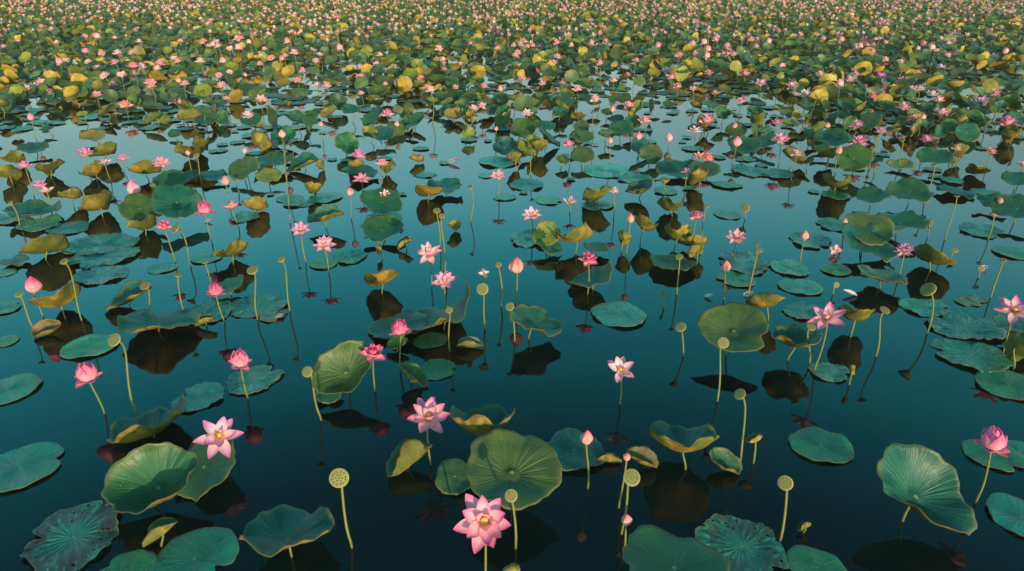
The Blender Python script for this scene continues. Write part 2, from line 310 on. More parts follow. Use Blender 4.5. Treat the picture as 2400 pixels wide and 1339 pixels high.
def leaf(x, y, w, ah, mode='f', tone='t', gold=0.6, h=0.2, roll=0, label=None, detail=True, **kw):
    P = at(x, y, h); dp = depth(P); R = w / 2 * dp / F
    v = (CAM - P).normalized(); dep = math.asin(v.z); vh = Vector((v.x, v.y, 0)).normalized()
    qa = min(0.98, max(0.02, ah / w)); e = dep + (math.acos(qa) if mode == 'f' else math.pi - math.acos(qa))
    n = vh * math.cos(e) + Vector((0, 0, 1)) * math.sin(e)
    B = basis(n, R_(roll), v)
    sd = kw.pop('seed', nseed()); kw.setdefault('wave', 0.12 if mode == 'u' else 0.075); kw.setdefault('cup', 0.14)
    if mode == 'u' and 'curl' not in kw: kw['curl'] = random.uniform(.5, 1.1); kw['axis'] = 90 + random.uniform(-40, 40)
    if 'axis' in kw: kw['axis'] = R_(kw['axis'])
    if 'flopa' in kw: kw['flopa'] = R_(kw['flopa'])
    if w < 110: kw.setdefault('segs', 44); kw.setdefault('rings', 8)
    if w < 70: kw['segs'] = 32; kw['rings'] = 6
    V, Fc, mi, uv, c = leaf_geom(R, seed=sd, **kw)
    nv = len(V) // 2; cen = (V[:nv].min(0) + V[:nv].max(0)) / 2
    Pw = P - (B.to_3x3() @ Vector(cen)); cw = Pw + B.to_3x3() @ Vector(V[c])
    low = min((B.to_3x3() @ Vector(a)).z for a in V[::3]) + Pw.z
    if low < 0.012: Pw.z += 0.012 - low; cw.z += 0.012 - low
    q = random.Random(sd); base = Vector((cw.x + q.uniform(-.04, .04), cw.y + q.uniform(-.04, .04), 0))
    root = empty('lotus_leaf', base)
    col = [a * q.uniform(.88, 1.14) for a in PAL[tone]]
    obj('blade', mesh('leaf_blade', V, Fc, [M['top'], M['under']], mi, uv), root, Matrix.Translation(Pw - base) @ B, (*col, gold))
    if cw.z > 0.035:
        nn = B.to_3x3() @ Vector((0, 0, 1)); tn = Vector((nn.x * .5, nn.y * .5, max(0.5, nn.z)))
        SV, SF = stem_geom((0, 0, 0), cw - base - nn * 0.004, tn, 0.0085, 0.0068, sd)
        obj('stalk', mesh('leaf_stalk', SV, SF, [M['stem']]), root)
    reg(root, 'leaf', TONE[tone] + (' upturned' if mode == 'u' else (' curled' if kw.get('curl', 0) > 1 else ' spread')), x, y, label)
    return root
def pad(x, y, w, tone='t', dirt=0.0, rot=0, label=None, kind='smooth', ah=None, **kw):
    h = 0.008 + (nseed() % 7) * 0.0012; P = at(x, y, h); R = w / 2 * depth(P) / F
    sd = kw.pop('seed', nseed())
    if kind == 'smooth': g = dict(cup=0.02, wave=0.012, notch=random.choice((0, 0.35, 0.22)), rag=0.02, crink=0.006, lobe=0.05)
    else: g = dict(cup=0.03, wave=0.02, notch=0.3, rag=0.045, crink=0.022, holes=0.07 if kind == 'holed' else 0.0, lobe=0.08, rings=16, segs=96)
    if w < 70: g['rings'] = 7; g['segs'] = 40
    g.update(kw); V, Fc, mi, uv, c = leaf_geom(R, seed=sd, th=0.003, **g)
    if ah is not None: V[:, 1] *= 1
    q = random.Random(sd); col = [a * q.uniform(.88, 1.14) for a in PAL[tone]]
    low = V[:, 2].min()
    o = obj('lily_pad', mesh('lily_pad', V, Fc, [M['pad'], M['under']], mi, uv), None, Matrix.Translation(Vector((P.x, P.y, h * .5 - low * (.55 if kind == 'smooth' else .45)))) @ Matrix.Rotation(R_(rot if rot else q.uniform(0, 360)), 4, 'Z'), (*col, dirt))
    reg(o, 'pad', TONE[tone] + (' smooth' if kind == 'smooth' else ' wrinkled'), x, y, label); return o

# ------------------------------------------------------------------ petals and blooms (unit: bloom radius 1)
def petal_geom(L, Wd, e, c, base=0.10, cupx=0.28, tip=1.0, ns=11, nw=6, xe=None):
    pw = 1.0
    if xe is not None:      # closing petal: solve the curl so that the tip ends at radius xe
        pw = 1.5; lo, hi = 0.0, 4.0
        for _ in range(40):
            c = (lo + hi) / 2; x_ = base + sum(math.cos(e + c * (1 - (1 - (i + .5) / ns) ** pw)) * L / ns for i in range(ns))
            if x_ > xe: lo = c
            else: hi = c
    V = []; uv = []; px, pz = base, 0.0; a = e; ds = L / ns; pts = [(px, pz, a)]
    for i in range(ns):
        a = e + c * (1 - (1 - (i + .5) / ns) ** pw); px += math.cos(a) * ds; pz += math.sin(a) * ds; pts.append((px, pz, a))
    for i, (qx, qz, a) in enumerate(pts):
        s = i / ns; wd = Wd * (math.sin(math.pi * min(1, (s * 0.93 + 0.07)) ** 0.90) ** 0.72 if s < 1 else 0.0)
        if i == ns: wd = Wd * 0.02
        for j in range(nw + 1):
            t = j / nw * 2 - 1; cz = cupx * wd * t * t
            V.append((qx - math.sin(a) * cz, t * wd, qz + math.cos(a) * cz)); uv.append((j / nw, s))
    Fc = [(i * (nw + 1) + j, (i + 1) * (nw + 1) + j, (i + 1) * (nw + 1) + j + 1, i * (nw + 1) + j + 1) for i in range(ns) for j in range(nw)]
    return np.array(V), Fc, np.array(uv)
D = math.pi / 180
STY = {   # rings of petals: count, start elevation, curl, length, half width, cup
    'open': [(6, -2, 32, 1.02, .245, .34, 0.05), (6, 22, 34, 1.0, .25, .40, .05), (3, 52, 34, .74, .22, .55, .05)],
    'star': [(6, -4, 28, 1.04, .24, .32, 0.05), (5, 24, 30, 1.0, .245, .38, .05), (2, 58, 28, .60, .18, .6, .05)],
    'cup': [(5, 4, 34, .98, .31, .5, .08), (6, 34, 40, 1.0, .33, .55, .08), (6, 56, 34, .92, .30, .6, .06), (4, 66, 30, .76, .24, .6, .04)],
    'globe': [(2, -22, 36, 1.3, .38, .4, .2), (5, -4, 44, 1.25, .48, .42, .2), (5, 6, 0, 1.95, .62, .46, .2, .84), (5, 12, 0, 2.15, .62, .46, .18, .52), (4, 24, 0, 2.3, .52, .5, .15, .18)],
    'bud': [(3, 14, 0, 3.05, .98, .42, .15, .05), (3, 20, 0, 3.25, .86, .42, .12, .02)],
    'many': [(9, -4, 34, 1.0, .17, .4, .07), (9, 18, 36, .97, .17, .5, .06), (8, 40, 36, .86, .19, .55, .05), (5, 60, 26, .68, .16, .6, .05)],
    'few': [(4, 4, 44, .98, .30, .45, .07), (2, 50, 32, .8, .24, .5, .05)],
}
_pm = {}
def petal_mesh(sty, ri, var):
    k = (sty, ri, var)
    if k not in _pm:
        n, e, c, L, wd, cx, b, *xe = STY[sty][ri]; q = random.Random(hash(sty) % 97 * 0 + ri * 7 + var)
        V, Fc, uv = petal_geom(L * q.uniform(.93, 1.04), wd * q.uniform(.92, 1.08), (e + q.uniform(-7, 7) * (sty not in ('globe', 'bud'))) * D, (c + q.uniform(-8, 8) * (sty not in ('globe', 'bud'))) * D, b, cx, xe=xe[0] if xe else None)
        _pm[k] = (mesh('petal', V, Fc, [M['petal']], None, uv), V, Fc, uv)
    return _pm[k]
def petal_list(sty, seed):
    q = random.Random(seed); out = []
    for ri, ring in enumerate(STY[sty]):
        n = ring[0]; o0 = q.uniform(0, 6.28) if ri == 0 else o0 + math.pi / n * 1.05
        for i in range(n):
            if sty in ('open', 'star') and ri == 0 and q.random() < .08: continue
            j = 0.35 if sty not in ('globe', 'bud') else 0.12
            out.append((ri, q.randrange(3), Matrix.Rotation(o0 + 2 * math.pi * i / n + q.uniform(-j, j) * .7, 4, 'Z') @ Matrix.Rotation(q.uniform(-1, 1) * j * .35, 4, 'X') @ Matrix.Diagonal((*[q.uniform(.93, 1.05)] * 3, 1))))
    return out
def lathe(prof, k=14):
    V = []; Fc = []
    for r, z in prof:
        for j in range(k): a = 2 * math.pi * j / k; V.append((r * math.cos(a), r * math.sin(a), z))
    n = len(prof)
    for i in range(n - 1):
        for j in range(k): Fc.append((i * k + j, i * k + (j + 1) % k, (i + 1) * k + (j + 1) % k, (i + 1) * k + j))
    Fc.append(tuple(reversed(range(k)))); Fc.append(tuple((n - 1) * k + j for j in range(k)))
    return V, Fc
HEART = mesh('receptacle', *lathe([(0.05, 0.02), (0.10, 0.12), (0.155, 0.26), (0.165, 0.30), (0.15, 0.325), (0.02, 0.335)], 14), [M['heart']])
def stamen_mesh():
    V = []; Fc = []; q = random.Random(3)
    for i in range(46):
        a = 2 * math.pi * i / 46 + q.uniform(-.05, .05); el = q.uniform(.35, 1.05); L = q.uniform(.22, .32); r0 = .09
        d = Vector((math.cos(a) * math.cos(el), math.sin(a) * math.cos(el), math.sin(el))); s = Vector((-math.sin(a), math.cos(a), 0)) * .011; u = d.cross(s).normalized() * .011
        p = Vector((math.cos(a) * r0, math.sin(a) * r0, .05)); b = len(V)
        for t, wk in ((0, .5), (.7, .6), (1, 1.5)):
            c = p + d * L * t
            for sg in (s, u, -s, -u): V.append(c + sg * wk)
        for t in range(2):
            for j in range(4): Fc.append((b + t * 4 + j, b + t * 4 + (j + 1) % 4, b + t * 4 + 4 + (j + 1) % 4, b + t * 4 + 4 + j))
        Fc.append((b + 8, b + 9, b + 10, b + 11))
    return mesh('stamens', V, Fc, [M['stamen']], smooth=False)
STAMEN = stamen_mesh()
def merged(sty, seed):
    V = []; Fc = []; uv = []; b = 0
    for ri, var, Mx in petal_list(sty, seed):
        _, v, f, u = petal_mesh(sty, ri, var); m = np.array(Mx); v2 = v @ m[:3, :3].T + m[:3, 3]
        V.append(v2); uv.append(u); Fc += [tuple(i + b for i in ff) for ff in f]; b += len(v)
    return np.vstack(V), Fc, np.vstack(uv)
_bm = {}
def bloom_mesh(sty, var):
    if (sty, var) not in _bm:
        V, Fc, uv = merged(sty, var * 13 + 5)
        n0 = len(V); f0 = len(Fc)
        if sty not in ('globe', 'bud'):
            hv, hf = lathe([(0.05, 0.02), (0.10, 0.12), (0.16, 0.27), (0.15, 0.31), (0.02, 0.32)], 8); V = np.vstack([V, np.array(hv)]); Fc = Fc + [tuple(i + n0 for i in f) for f in hf]; uv = np.vstack([uv, np.zeros((len(hv), 2))])
        _bm[(sty, var)] = mesh('bloom', V, Fc, [M['petal'], M['heart']], [0] * f0 + [1] * (len(Fc) - f0), uv)
    return _bm[(sty, var)]
SN = dict(open='wide-open', star='star-shaped open', cup='half-open', globe='rounded closed', bud='pointed', many='many-petalled open', few='few-petalled')
CN = dict(d='deep pink', m='pink', v='mauve pink', p='pale pink', w='whitish pink', c='coral pink')
def head_dir(P, tilt, side):
    v = CAM - P; vh = Vector((v.x, v.y, 0)).normalized(); rt = Vector((-vh.y, vh.x, 0))
    t = R_(tilt); s = R_(side); return (vh * math.sin(t) + rt * math.sin(s) + Vector((0, 0, math.cos(t)))).normalized()
def place_head(hx, hy, bx, by, h=0.35):
    if by is None: P = at(hx, hy, h); base = Vector((P.x + random.uniform(-.05, .05), P.y + random.uniform(-.05, .05), 0))
    else:
        base = at(bx, by, 0); P = at_y(hx, hy, base.y)
        if P.z < 0.06: P = at(hx, hy, 0.12); base = Vector((P.x, P.y, 0))
    return P, base
def flower(hx, hy, w, bx=None, by=None, sty='open', col='m', tilt=18, side=0, label=None, parts=None):
    P, base = place_head(hx, hy, bx, by); sd = nseed(); q = random.Random(sd)
    R = w / 2 * depth(P) / F
    if sty in ('globe', 'bud'): R *= .86 if sty == 'globe' else 1.0
    n = head_dir(P, tilt, side); B = basis(n); lift = {'globe': 1.0, 'bud': 1.25, 'cup': .42}.get(sty, .22)
    C = P - n * R * lift
    root = empty('lotus_bud' if sty == 'bud' else 'lotus_flower', base)
    color = (*[min(.95, a * q.uniform(.94, 1.06)) for a in PINK[col]], .5 if (sty in ('globe', 'bud') or col == 'd') else .62)
    HM = Matrix.Translation(C - base) @ B @ Matrix.Rotation(q.uniform(0, 6.28), 4, 'Z') @ Matrix.Diagonal((R, R, R, 1))
    if parts is None: parts = w >= 40
    if parts:
        for ri, var, Mx in petal_list(sty, sd): obj('petal', petal_mesh(sty, ri, var)[0], root, HM @ Mx, color)
        if sty not in ('globe', 'bud'): HS = HM @ Matrix.Diagonal((.8, .8, .8, 1)); obj('receptacle', HEART, root, HS); obj('stamens', STAMEN, root, HS)
    else: obj('bloom', bloom_mesh(sty, q.randrange(3)), root, HM, color)
    SV, SF = stem_geom((0, 0, 0), C - base + n * R * .06, n, 0.0080, 0.0066, sd, 0.09)
    obj('stem', mesh('flower_stem', SV, SF, [M['stem']]), root)
    reg(root, 'bud' if sty == 'bud' else 'flower', CN[col] + ' ' + SN[sty], hx, hy, label); return root

def pod_parts():
    cv, cf = lathe([(.12, -1.05), (.17, -.95), (.30, -.78), (.62, -.42), (.90, -.12), (1.0, 0.0), (1.0, .05), (.93, .06)], 20)
    V = []; Fc = []; mi = []
    fv, ff = lathe([(.94, .035), (.93, .075), (.85, .085), (.03, .10)], 20); V += fv; Fc += ff; mi += [0] * len(ff)
    pts = [(0, 0)] + [(.33, i * 60) for i in range(6)] + [(.66, i * 30 + 12) for i in range(12)] + []
    for r, a in pts:
        a = a * D + random.uniform(-.08, .08); r += random.uniform(-.03, .03); b = len(V); cx, cy = r * math.cos(a), r * math.sin(a)
        for rr, z in ((.115, .09), (.10, .125), (.055, .15)):
            for j in range(7): t = 2 * math.pi * j / 7; V.append((cx + rr * math.cos(t), cy + rr * math.sin(t), z))
        for i in range(2):
            for j in range(7): Fc.append((b + i * 7 + j, b + i * 7 + (j + 1) % 7, b + i * 7 + 7 + (j + 1) % 7, b + i * 7 + 7 + j)); mi.append(1)
        Fc.append(tuple(b + 14 + j for j in range(7))); mi.append(1)
    return mesh('pod_cup', cv, cf, [M['podcup']]), mesh('seed_face', V, Fc, [M['podface'], M['seed']], mi)
PODCUP, PODFACE = pod_parts()
def pod(hx, hy, w, bx, by, tilt=50, side=0, label=None, look=None, nod=False):
    P, base = place_head(hx, hy, bx, by, .4); sd = nseed(); R = w / 2 * depth(P) / F
    tilt += random.uniform(-9, 9) * (w < 34); side += random.uniform(-14, 14) * (w < 34)
    n = head_dir(P, tilt, side); C = P + n * R * (.35 if tilt < 60 else .1)
    root = empty('lotus_seed_pod', base); HM = Matrix.Translation(C - base) @ basis(n) @ Matrix.Diagonal((R, R, R * random.uniform(.75, 1.35), 1))
    age = (1, 1, 1, 1 - (random.random() ** 1.6) * (.9 if w < 30 else .2)); obj('cup', PODCUP, root, HM, age); obj('seed_face', PODFACE, root, HM, age)
    SV, SF = stem_geom((0, 0, 0), C - base - n * R * .95, n, 0.0088, 0.0078, sd, 0.13, n=12)
    obj('stem', mesh('pod_stem', SV, SF, [M['stem']]), root)
    reg(root, 'pod', look or ('seed face turned up' if tilt > 35 else 'upright'), hx, hy, label); return root

# ------------------------------------------------------------------ setting
def plane(name, x0, x1, y0, y1, z, m):
    o = obj(name, mesh(name, [(x0, y0, z), (x1, y0, z), (x1, y1, z), (x0, y1, z)], [(0, 1, 2, 3)], [m], smooth=False)); o['kind'] = 'structure'; return o
plane('water', -900, 900, -300, 1500, 0.0, M['water'])
plane('lake_bed', -900, 900, -300, 1500, -1.2, M['mud'])

def haze():
    x, y0, y1, z0, z1 = 140, -12, 150, -2.3, 4.6
    V = [(-x, y0, z0), (x, y0, z0), (x, y1, z0), (-x, y1, z0), (-x, y0, z1), (x, y0, z1), (x, y1, z1), (-x, y1, z1)]
    s = NT('haze'); v = s.n('ShaderNodeVolumePrincipled'); v.inputs['Color'].default_value = (1.0, 0.80, 0.52, 1); v.inputs['Density'].default_value = 0.0010
    v.inputs['Anisotropy'].default_value = 0.0; s.t.links.new(v.outputs[0], s.out.inputs['Volume'])
    o = obj('haze', mesh('haze', V, [(3, 2, 1, 0), (4, 5, 6, 7), (0, 1, 5, 4), (1, 2, 6, 5), (2, 3, 7, 6), (3, 0, 4, 7)], [s.m], smooth=False)); o['kind'] = 'stuff'; o['label'] = 'thin warm evening haze over the far lotus bed'; o['category'] = 'haze'
haze()
# ------------------------------------------------------------------ flowers, hand placed
FL = [
 (1135,1222,138,1137,1372,'open','m',44,-4,'large vivid pink lotus with yellow heart at the bottom edge of centre'),
 (1005,975,108,1011,1090,'open','m',22,10,'pink lotus above the small folded leaf, upright inner petals closed round its heart'),
 (513,1020,102,533,1108,'star','v',30,4,'mauve pink star-shaped lotus over the right edge of the big left leaf'),
 (1456,865,76,1452,948,'star','p',30,2,'pale pink lotus standing alone in dark open water right of centre'),
 (1938,742,82,1905,870,'star','m',28,-12,'pink open lotus leaning between the yellow-green leaf and golden-rimmed leaf'),
 (2380,725,82,2352,828,'star','m',28,0,'pink open lotus cut by the right edge above the hanging green leaf'),
 (875,825,68,880,918,'cup','d',14,6,'deep pink half-open lotus touching the tall pale green leaf'),
 (935,765,46,939,870,'globe','d',8,-6,'deep pink ball-shaped lotus in front of the long teal leaf heap'),
 (562,838,52,582,935,'globe','m',5,4,'pink rounded lotus rising over a pale wrinkled pad'),
 (202,870,58,245,970,'globe','m',2,0,'pink closing lotus with two drooped petals at left of near water'),
 (2330,1027,66,2284,1178,'globe','m',0,-4,'large pink rounded lotus on a slanting stem near the right edge'),
 (76,668,31,105,752,'bud','d',0,6,'fat deep pink bud above the golden upturned leaf at far left'),
 (505,676,38,528,758,'globe','d',6,4,'small deep pink rounded lotus above the wrinkled pads left of centre'),
 (705,537,50,718,615,'open','v',22,0,'mauve pink open lotus, upper left one of the pair at left of centre'),
 (760,572,52,770,640,'open','v',30,0,'mauve pink open lotus, lower right one of the pair at left of centre'),
 (1005,593,64,1011,678,'open','p',26,-4,'pale pink wide-open lotus beside two leaning seed pods'),
 (1042,657,56,1048,720,'open','v',34,6,'mauve pink lotus with bulging yellow heart above the teal leaf heap'),
 (1211,622,32,1207,712,'bud','c',0,-3,'coral pink bud on a tall straight stem at centre'),
 (1380,606,50,1376,690,'cup','d',14,0,'deep pink half-open lotus over the teal leaf with raised tip'),
 (1247,502,48,1249,560,'star','p',24,0,'pale pink open lotus above the yellow-green round leaf'),
 (1633,505,40,1626,570,'cup','m',12,0,None), (1727,555,54,1719,612,'open','p',18,0,None), (2121,586,46,2108,650,'many','v',22,-6,'mauve many-petalled lotus beside the bright yellow-green leaf'),
 (1440,446,28,1437,512,'cup','w',8,0,None), (1168,411,38,1168,466,'open','p',14,0,None), (1338,473,44,1335,502,'few','p',20,0,None),
 (902,457,34,898,500,'open','w',26,0,None), (847,418,42,850,455,'open','m',14,0,None), (896,381,32,896,430,'cup','p',10,0,None), (840,362,42,842,388,'cup','v',10,0,None),
 (385,528,40,412,614,'cup','d',18,0,None), (478,485,38,498,572,'globe','d',0,0,None), (543,484,42,562,542,'few','d',14,0,None), (92,432,34,122,492,'cup','v',8,0,None), (108,446,40,132,502,'few','p',14,0,None),
 (57,385,36,80,462,'cup','v',4,0,None), (200,358,40,210,402,'open','m',12,0,None), (245,380,34,262,428,'few','p',6,0,None), (288,370,32,290,402,'cup','v',4,0,None), (378,382,44,388,432,'many','p',14,0,None),
 (312,440,28,322,482,'bud','p',0,0,None), (1640,366,36,1640,400,'open','c',16,0,None), (1661,368,36,1658,400,'cup','c',10,0,None), (1610,400,28,1606,440,'cup','p',6,0,None), (1830,327,46,1826,382,'many','p',12,0,None),
 (1868,360,34,1855,422,'open','p',6,0,None), (1333,335,32,1335,385,'cup','m',8,0,None), (1135,641,30,1128,662,'few','w',30,10,'broken white and pink lotus remnant lying low above a round seed pod'),
 (1958,585,34,1960,596,'few','v',60,20,'fallen mauve lotus floating beside the big teal leaf'),
]
for f in FL:
    flower(*f[:10])
small = """294,244,26 227,221,19 117,217,20 316,173,19 230,178,16 227,159,20 136,168,24 173,174,22 192,164,18 265,196,18 302,146,20 376,149,26 421,241,24 531,231,18 581,270,26 488,173,20 538,170,16 522,141,14 552,140,16 287,133,18 154,142,18 84,138,16
61,208,22 81,201,24 99,194,24 114,190,20 611,232,26 846,217,15 745,199,22 698,187,18 710,165,18 609,149,13 844,156,16 882,138,20 882,151,18 906,146,17 924,157,20 845,180,22 903,196,14 931,192,14 908,265,24 1001,206,20 986,183,17 1030,183,16 1042,163,15 1079,152,18 1110,254,22 1131,248,20 1134,201,18 1038,142,14 1068,204,14
944,110,16 978,107,20 903,102,14 855,113,22 831,104,12 733,116,15 623,116,11 1224,183,18 1205,230,18 1236,265,22 1354,207,20 1272,194,18 1318,194,14 1215,150,18 1213,136,14 1474,246,24 1512,281,26 1630,306,30 1657,279,34 1439,187,16 1472,175,14 1562,165,22 1573,180,20 1588,201,20 1625,208,16 1676,218,18 1662,171,20 1736,236,18 1746,171,22 1784,194,24
1778,133,18 1703,119,28 1705,130,28 1623,147,16 1663,145,16 1634,132,18 1375,132,16 1421,104,22 1460,119,18 1258,121,16 1296,130,14 1363,116,14 1820,287,26 1858,202,26 1889,220,26 1865,221,15 2009,292,26 2045,268,20 2065,307,26 2144,277,22 2172,324,24 2207,263,34 2119,251,28 2361,283,38 2046,225,24 2063,217,24 2070,204,22 2138,212,28 2115,190,28 2064,178,24 1993,184,24 2186,221,30 2200,232,24 2301,237,32 2332,217,22 2168,203,18 1962,168,20 1923,174,20 1970,206,22
1895,166,14 1962,143,20 2068,147,28 2205,156,20 2266,147,18 2242,123,20 2329,133,20 2150,171,22 2115,166,20 1811,150,20 1846,143,16 2008,174,14 1968,107,20 2028,94,22 2243,345,20 2324,355,22 2398,385,20 2015,332,34 2330,505,14"""
rs = random.Random(5)
for tok in small.split():
    x, y, w = map(float, tok.split(',')); w *= 1.32
    flower(x, y, w, None, None, rs.choice(['open', 'many', 'cup', 'open', 'cup', 'many', 'globe' if w < 22 else 'open']), rs.choice('mppvcwwp'), rs.uniform(2, 22), rs.uniform(-8, 8), parts=False)
BUDS = [(1375,1025,30,1377,1145,'c','tall coral bud in front of the flat green leaf right of the biggest leaf'), (1469,1071,17,1449,1190,'c','small coral bud just above the big round seed pod'), (1468,1218,25,1464,1285,'c','short pink bud below the big round seed pod, beside the bottom leaf'),
 (1702,625,22,1696,702,'c','coral bud standing above the green pads and the large round olive leaf'), (1478,512,17,1466,608,'c',None), (1887,552,18,1876,616,'c',None), (820,449,16,822,512,'c',None), (528,423,17,537,472,'c',None), (573,353,11,577,402,'p',None), (440,358,10,455,422,'c',None), (661,314,15,667,382,'p',None),
 (1430,329,12,1430,386,'c',None), (1497,318,16,1496,362,'m',None), (1727,332,19,1715,382,'m',None), (1967,352,15,1958,412,'c',None), (1163,301,9,1163,345,'c',None), (752,291,10,758,330,'m',None), (930,290,11,930,318,'c',None), (72,274,14,84,325,'m',None), (1436,256,12,1434,288,'c',None), (1722,295,14,1720,330,'m',None), (1568,322,16,1566,345,'p',None),
 (1940,293,11,1936,330,'c',None), (2164,274,11,2156,310,'c',None), (1521,128,12,1521,140,'d',None), (1980,519,14,1975,576,'c',None), (2345,470,12,2331,512,'c',None), (418,188,12,424,222,'c',None), (362,190,11,366,205,'c',None), (931,190,12,931,215,'c',None), (1173,208,12,1173,225,'c',None), (575,175,8,577,190,'c',None)]
for x, y, w, bx, by, c, lab in BUDS: flower(x, y, w, bx, by, 'bud', c, 0, 0, lab, parts=w >= 15)
# ------------------------------------------------------------------ seed pods
PODS = [(795,1120,46,828,1283,62,-8,'large round seed pod facing the camera over dark water at lower left of centre'), (1479,1120,40,1454,1254,44,14,'large green-faced seed pod with yellow cup between two coral buds'), (1198,1162,30,1208,1287,48,0,'round seed pod overlapping the lower edge of the biggest leaf'),
 (1736,926,28,1736,1082,32,-42,'seed pod with yellow cup tipped left on a tall stem right of centre'), (1841,1132,35,1828,1266,64,-4,'round yellow seed pod facing the camera at lower right'), (722,872,26,756,985,50,-34,'seed pod facing left beside the tall pale green leaf'),
 (1694,804,27,1680,942,62,4,'round seed pod in front of the big round olive leaf'), (1596,769,26,1602,836,40,0,'short ragged seed pod left of the big round olive leaf'), (1899,768,22,1896,856,30,10,'drying seed pod just below the pink lotus right of centre'), (2072,730,24,2052,836,22,8,'yellow funnel seed pod on a slanting stem right of the yellow-green leaf'),
 (2178,682,36,2172,782,40,-30,'broad seed pod on a long curved stem above the wrinkled pads at right'), (1131,678,28,1138,772,66,0,'round green seed pod facing the camera at centre'), (1196,720,21,1207,800,50,-10,'small seed pod left of the teal bowl leaf at centre'), (1168,622,15,1173,718,40,0,'thin small seed pod left of the coral bud at centre'),
 (1053,728,17,1055,824,40,0,'small pale seed pod in front of the teal leaf heap'), (593,636,26,605,750,30,0,'wide-topped seed pod over the paler wrinkled pad left of centre'), (660,610,18,680,730,30,-24,'leaning bare seed pod on a bent stem left of centre'), (272,798,32,327,976,32,-38,'dried funnel seed pod on a long slanting stem at left'),
 (342,672,24,353,738,30,-20,None), (417,647,17,436,742,15,0,None), (481,616,15,494,662,15,0,None), (46,692,18,80,772,30,-20,None), (152,615,20,192,752,20,-30,None), (1592,604,17,1586,690,40,0,None), (1775,571,14,1762,640,20,0,None), (1779,588,16,1752,696,20,10,None), (2350,612,16,2322,698,20,0,None), (2236,588,16,2228,606,20,20,None), (2243,462,13,2214,562,15,0,None),
 (1103,440,14,1101,520,30,-10,None), (1024,496,17,1030,578,30,0,None), (1035,508,14,1041,642,30,0,None), (1747,489,21,1747,514,50,0,None), (1656,485,13,1645,566,20,0,None), (668,356,11,676,440,15,0,None), (672,408,11,678,522,15,0,None), (1248,354,12,1245,412,25,0,None), (415,538,26,446,624,20,-50,None), (2115,330,12,2110,396,30,-30,None), (2053,324,12,2050,370,20,0,None), (2046,350,14,2034,396,20,0,None),
 (2190,388,12,2165,472,20,0,None), (25,478,14,46,534,20,-20,None), (358,437,14,362,470,40,0,None), (1558,424,22,1556,446,10,0,None), (461,366,14,474,432,30,0,None), (552,424,12,562,452,20,0,None), (1345,322,12,1345,340,20,0,None), (1960,668,14,1952,690,60,40,None), (1570,373,12,1570,380,60,0,None), (2300,630,14,2302,636,60,0,None)]
for p in PODS: pod(*p)

